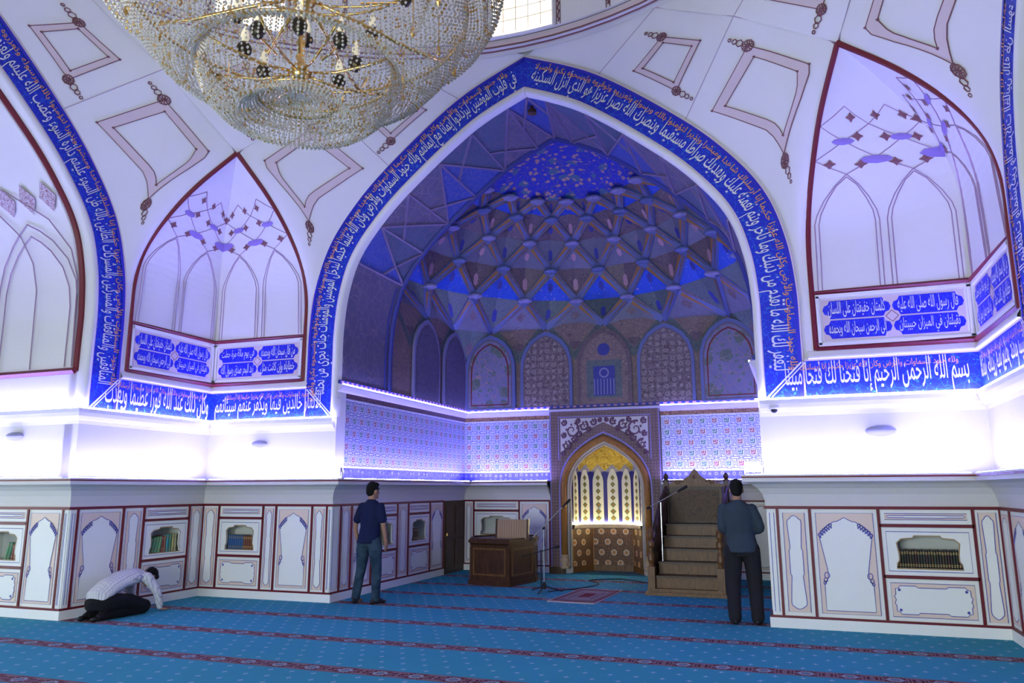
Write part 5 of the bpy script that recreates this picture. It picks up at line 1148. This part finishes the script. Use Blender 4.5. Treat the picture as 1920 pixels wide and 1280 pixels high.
def hand(mb, w, fw, pn, side, curl=.5, L=.085):
    """w wrist, fw finger direction, pn palm normal, side: +1 thumb towards fw x pn"""
    w, fw, pn = Vector(w), Vector(fw).normalized(), Vector(pn).normalized(); sd = fw.cross(pn).normalized()*side
    m3 = Matrix((sd, pn, fw)).transposed(); ell(mb, w+fw*.045, (.042, .016, .055), 12, 8, m3)
    for k, (o, ln) in enumerate(((.030, .072), (.010, .080), (-.010, .075), (-.029, .060))):
        a = w+fw*.085+sd*o; d1 = (fw+pn*curl*.5).normalized(); b = a+d1*ln*.5; d2 = (fw+pn*curl*1.5).normalized(); mb.tube([a-fw*.02, a, b, b+d2*ln*.45], [.0095, .009, .0085, .006], 8)
    a = w+fw*.025+sd*.034; d1 = (fw*.7+sd*.7+pn*curl*.4).normalized(); b = a+d1*.035; mb.tube([a-sd*.012, a, b, b+(fw*.9+sd*.25+pn*curl*.6).normalized()*.03], [.012, .0115, .010, .007], 8)
skin = plain('skin', (.34, .185, .115), .55, var=.08); hairm = plain('black_hair', (.007, .006, .006), .75, var=.3, scale=60, spec=.15)
eye_w = plain('eye_white', (.6, .58, .55), .3)
def head(body, hair_p, c, yaw=0.0, pitch=0.0, s=1.0):
    c = Vector(c); R = Matrix.Rotation(yaw, 3, 'Z') @ Matrix.Rotation(-pitch, 3, 'X')
    q = lambda x, y, z: c+R @ Vector((x*s, y*s, z*s))
    ell(body, q(0, -.008, .02), (.076*s, .094*s, .105*s), 16, 12, R); ell(body, q(0, .02, -.055), (.058*s, .072*s, .068*s), 14, 10, R)
    body.tube([q(0, .085, .012), q(0, .102, -.015), q(0, .108, -.028), q(0, .088, -.035)], [.008*s, .012*s, .016*s, .012*s], 8)
    ell(body, q(0, .086, -.068), (.026*s, .012*s, .012*s), 10, 6, R); ell(body, q(0, .082, -.098), (.022*s, .016*s, .016*s), 10, 6, R)
    for sd in (-1, 1): ell(body, q(sd*.078, -.008, -.008), (.012*s, .022*s, .034*s), 10, 8, R); ell(body, q(sd*.032, .078, .022), (.02*s, .012*s, .012*s), 8, 6, R)
    h = MB(); ell(h, q(0, -.018, .045), (.084*s, .102*s, .098*s), 16, 12, R); ell(h, q(0, -.055, -.005), (.074*s, .058*s, .075*s), 14, 10, R); ell(h, q(0, .045, .095), (.062*s, .05*s, .035*s), 12, 8, R)
    for sd in (-1, 1): ell(h, q(sd*.070, .01, .03), (.014*s, .03*s, .04*s), 8, 6, R)
    ho = finish(h, 'hair', hairm, hair_p, .008, 3, .004)
    for sd in (-1, 1):
        m = MB(); ell(m, q(sd*.032, .086, .014), (.012*s, .007*s, .007*s), 8, 6, R); e_ = m.build('eye', eye_w, hair_p, org=(0, 0, 0), smooth=True); e_.location = (0, 0, 0)
        m = MB(); m.tube([q(sd*.014, .096, .036), q(sd*.034, .092, .042), q(sd*.052, .080, .034)], .005*s, 5); e_ = m.build('eyebrow', hairm, hair_p, org=(0, 0, 0)); e_.location = (0, 0, 0)
def shoe(par, x, y, mat, yaw=0.0):
    m = MB(); R = Matrix.Rotation(yaw, 3, 'Z')
    for cy, cz, r in ((-.045, .035, (.038, .05, .034)), (.03, .035, (.042, .07, .034)), (.115, .028, (.046, .062, .027)), (.06, .05, (.036, .06, .035)), (-.03, .06, (.036, .042, .045))): ell(m, Vector((x, y, 0))+R @ Vector((0, cy, cz)), r, 12, 8, R)
    return finish(m, 'shoe', mat, par, .008, 3)
black_shoe = plain('black_leather', (.008, .008, .010), .4)
def cloth(name, c, var=.12): return plain(name, c, .85, var=var, scale=14, spec=.2)
def denim():
    N = NT('faded_denim', .9, spec=.15); co = N.co(); z = N.noise(co, 7, 4); N.color(N.mix(N.step(z, .35, .68), (.013, .030, .055), (.042, .075, .108))); N.bump(N.noise(co, 300, 2), .2, .002); return N.mat
def stripes():
    N = NT('striped_white_cotton', .85, spec=.2); co = N.co(); sp = N.n('SeparateXYZ'); N.put(sp.inputs[0], co)
    a = N.m('LESS_THAN', N.m('MODULO', N.m('ADD', sp.outputs[0], 5.0), .032), .006); b = N.m('LESS_THAN', N.m('MODULO', N.m('ADD', sp.outputs[1], 5.0), .045), .005)
    N.color(N.mix(N.m('MAXIMUM', a, N.m('MULTIPLY', b, .6)), (.66, .65, .68), (.36, .35, .46))); return N.mat
# man in the navy polo shirt, seen from behind, arms hanging
def stander(loc, yaw, label, arms, shirt_m, pants_m, long_sleeve, sc=1.0, wide=1.0, feet=((-.17, -.02, .10), (.16, .02, -.25)), hy=0.0, lean=0.0):
    p = empty('person', loc, label=label, cat='person'); p.rotation_euler.z = yaw; p.scale = (sc,)*3
    W_ = wide; b = MB(); lx = lean
    hip = [(-.095*W_, 0, .90), (.095*W_, 0, .90)]; kn = [((hip[0][0]+feet[0][0])/2-.01, .03, .49), ((hip[1][0]+feet[1][0])/2+.01, .03, .49)]; an = [(feet[0][0], feet[0][1], .09), (feet[1][0], feet[1][1], .09)]
    ch_ = (lx, .0, 1.30); nk = (lx, -.01, 1.46); sh_ = [(lx-.185*W_, -.01, 1.395), (lx+.185*W_, -.01, 1.395)]
    trunk(b, [((0, 0, .86), .13*W_, .09, 0), ((0, 0, .98), .14*W_, .095, 0), ((lx*.5, 0, 1.1), .125*W_, .09, 0), (ch_, .155*W_, .10, 0), ((lx, -.01, 1.40), .13*W_, .085, 0), ((lx, -.01, 1.45), .06, .055, 0)])
    limb(b, [nk, (lx, .0, 1.55)], [.055, .055]); head(b, p, (lx, .02, 1.60), hy)
    for i in (0, 1): limb(b, [hip[i], kn[i], an[i]], [.075, .052, .036]); ell(b, (feet[i][0], feet[i][1]+.05, .035), (.04, .10, .03))
    sg = (-1, 1)
    for i in (0, 1):
        el, wr, fw, pn = arms[i]; limb(b, [Vector(sh_[i])+Vector((-sg[i]*.03, 0, -.03)), el, wr], [.038, .038, .027]); hand(b, wr, fw, pn, 1 if i else -1)
    body = finish(b, 'body', skin, p, .0075, 3)
    s = MB()
    trunk(s, [((0, -.012, .85), .178*W_, .150, 0), ((0, -.008, .93), .178*W_, .145, 0), ((lx*.5, 0, 1.08), .158*W_, .118, 0), ((lx*.8, 0, 1.22), .178*W_, .125, 0), ((lx, 0, 1.34), .185*W_, .118, 0), ((lx, -.01, 1.41), .150*W_, .095, 0), ((lx, -.012, 1.455), .085, .075, 0)])
    s.tube([(lx, -.012, 1.43), (lx, -.005, 1.475)], [.078, .066], 14)
    for i in (0, 1):
        el, wr = Vector(arms[i][0]), Vector(arms[i][1]); S0 = Vector(sh_[i])+Vector((-sg[i]*.022, 0, -.022))
        if long_sleeve: limb(s, [S0, S0.lerp(el, .5)+Vector((sg[i]*.006, 0, 0)), el, el.lerp(wr, .6), wr.lerp(el, .06)], [.064, .064, .056, .048, .040])
        else: limb(s, [S0, S0.lerp(el, .4), S0.lerp(el, .72)], [.062, .066, .066])
    finish(s, 'shirt', shirt_m, p, .011, 4, .016)
    t = MB(); trunk(t, [((0, 0, .80), .150*W_, .110, 0), ((0, 0, .88), .160*W_, .118, 0), ((0, 0, .97), .150*W_, .108, 0)])
    for i in (0, 1):
        A, K, F_ = Vector(hip[i]), Vector(kn[i]), Vector(an[i]); limb(t, [A+Vector((0, 0, -.02)), A.lerp(K, .5), K, K.lerp(F_, .5), F_+Vector((0, 0, -.01))], [.105*W_, .096*W_, .076*W_**3, .069*W_**3, .064*W_**3])
        ell(t, (A.x, -.045, .865), (.085, .075, .085))
    finish(t, 'trousers', pants_m, p, .011, 4, .014)
    for i in (0, 1): shoe(p, feet[i][0], feet[i][1], black_shoe, feet[i][2])
    return p
stander((-2.54, 5.62, 0), -.12, 'man in navy polo shirt and faded jeans standing by the panelled wall', [((-.245, -.02, 1.12), (-.235, .03, .89), (.05, .25, -1), (1, 0, 0)), ((.25, -.01, 1.12), (.255, .06, .88), (-.05, .2, -1), (-1, 0, 0))], cloth('navy_jersey', (.007, .012, .048)), denim(), False, 1.0, 1.0, ((-.19, -.03, .18), (.13, .02, -.35)), -.25, .03)
stander((2.73, 5.62, 0), .1, 'man in grey-blue shirt and dark trousers standing with folded hands', [((-.222, -.03, 1.13), (-.07, .17, 1.06), (1, .15, .05), (0, -1, 0)), ((.222, -.03, 1.13), (.07, .20, 1.09), (-1, .1, 0), (0, -1, 0))], cloth('grey_blue_cotton', (.034, .050, .068)), cloth('charcoal_wool', (.016, .015, .018)), True, 1.0, 1.07, ((-.13, -.02, .12), (.14, .0, -.14)), 0.0, -.03)
# kneeling man bowing towards the floor
p = empty('person', (-5.08, 3.62, 0), label='man in striped white shirt and black trousers kneeling and bowing to the carpet', cat='person')
b = MB(); trunk(b, [((0, -.36, .24), .14, .11, 0), ((0, -.27, .34), .14, .10, .9), ((0, -.10, .44), .14, .09, 1.2), ((0, .10, .49), .15, .09, 1.35), ((0, .25, .50), .12, .08, 1.45), ((0, .31, .50), .06, .05, 1.5)])
limb(b, [(0, .27, .50), (0, .35, .49)], [.055, .052]); head(b, p, (0, .45, .445), 0.0, 1.15, .98)
for sd in (-1, 1):
    limb(b, [(sd*.10, -.32, .20), (sd*.13, .22, .10)], [.075, .055]); limb(b, [(sd*.13, .22, .08), (sd*.11, -.36, .06)], [.05, .035])
    limb(b, [(sd*.18, .24, .47), (sd*.235, .36, .27), (sd*.20, .47, .05)], [.045, .036, .027]); hand(b, (sd*.20, .48, .028), (-.05*sd, 1, -.05), (0, 0, -1), -sd, .08)
finish(b, 'body', skin, p, .0075, 3)
s = MB(); trunk(s, [((0, -.40, .24), .165, .06, .1), ((0, -.37, .30), .175, .12, .5), ((0, -.24, .385), .175, .125, .95), ((0, -.06, .455), .185, .115, 1.25), ((0, .10, .485), .195, .11, 1.4), ((0, .24, .49), .16, .09, 1.5), ((0, .30, .49), .08, .065, 1.5)])
for sd in (-1, 1): limb(s, [(sd*.175, .23, .465), (sd*.21, .31, .36), (sd*.24, .365, .26), (sd*.215, .44, .12), (sd*.203, .465, .065)], [.072, .064, .056, .048, .042])
finish(s, 'shirt', stripes(), p, .011, 4, .015)
t = MB(); trunk(t, [((0, -.42, .13), .15, .06, 0), ((0, -.38, .22), .175, .12, 0), ((0, -.33, .30), .16, .10, .4)])
for sd in (-1, 1): limb(t, [(sd*.10, -.34, .20), (sd*.125, -.05, .19), (sd*.14, .25, .10)], [.115, .105, .085]); limb(t, [(sd*.14, .24, .075), (sd*.12, -.1, .07), (sd*.11, -.40, .06)], [.07, .068, .055])
finish(t, 'trousers', cloth('black_wool', (.006, .006, .009)), p, .011, 4, .012)
for sd in (-1, 1):
    m = MB()
    for cy, cz, r in ((-.44, .05, (.04, .05, .045)), (-.50, .035, (.042, .06, .033))): ell(m, (sd*.11, cy, cz), r)
    finish(m, 'sock', black_shoe, p, .009, 3)
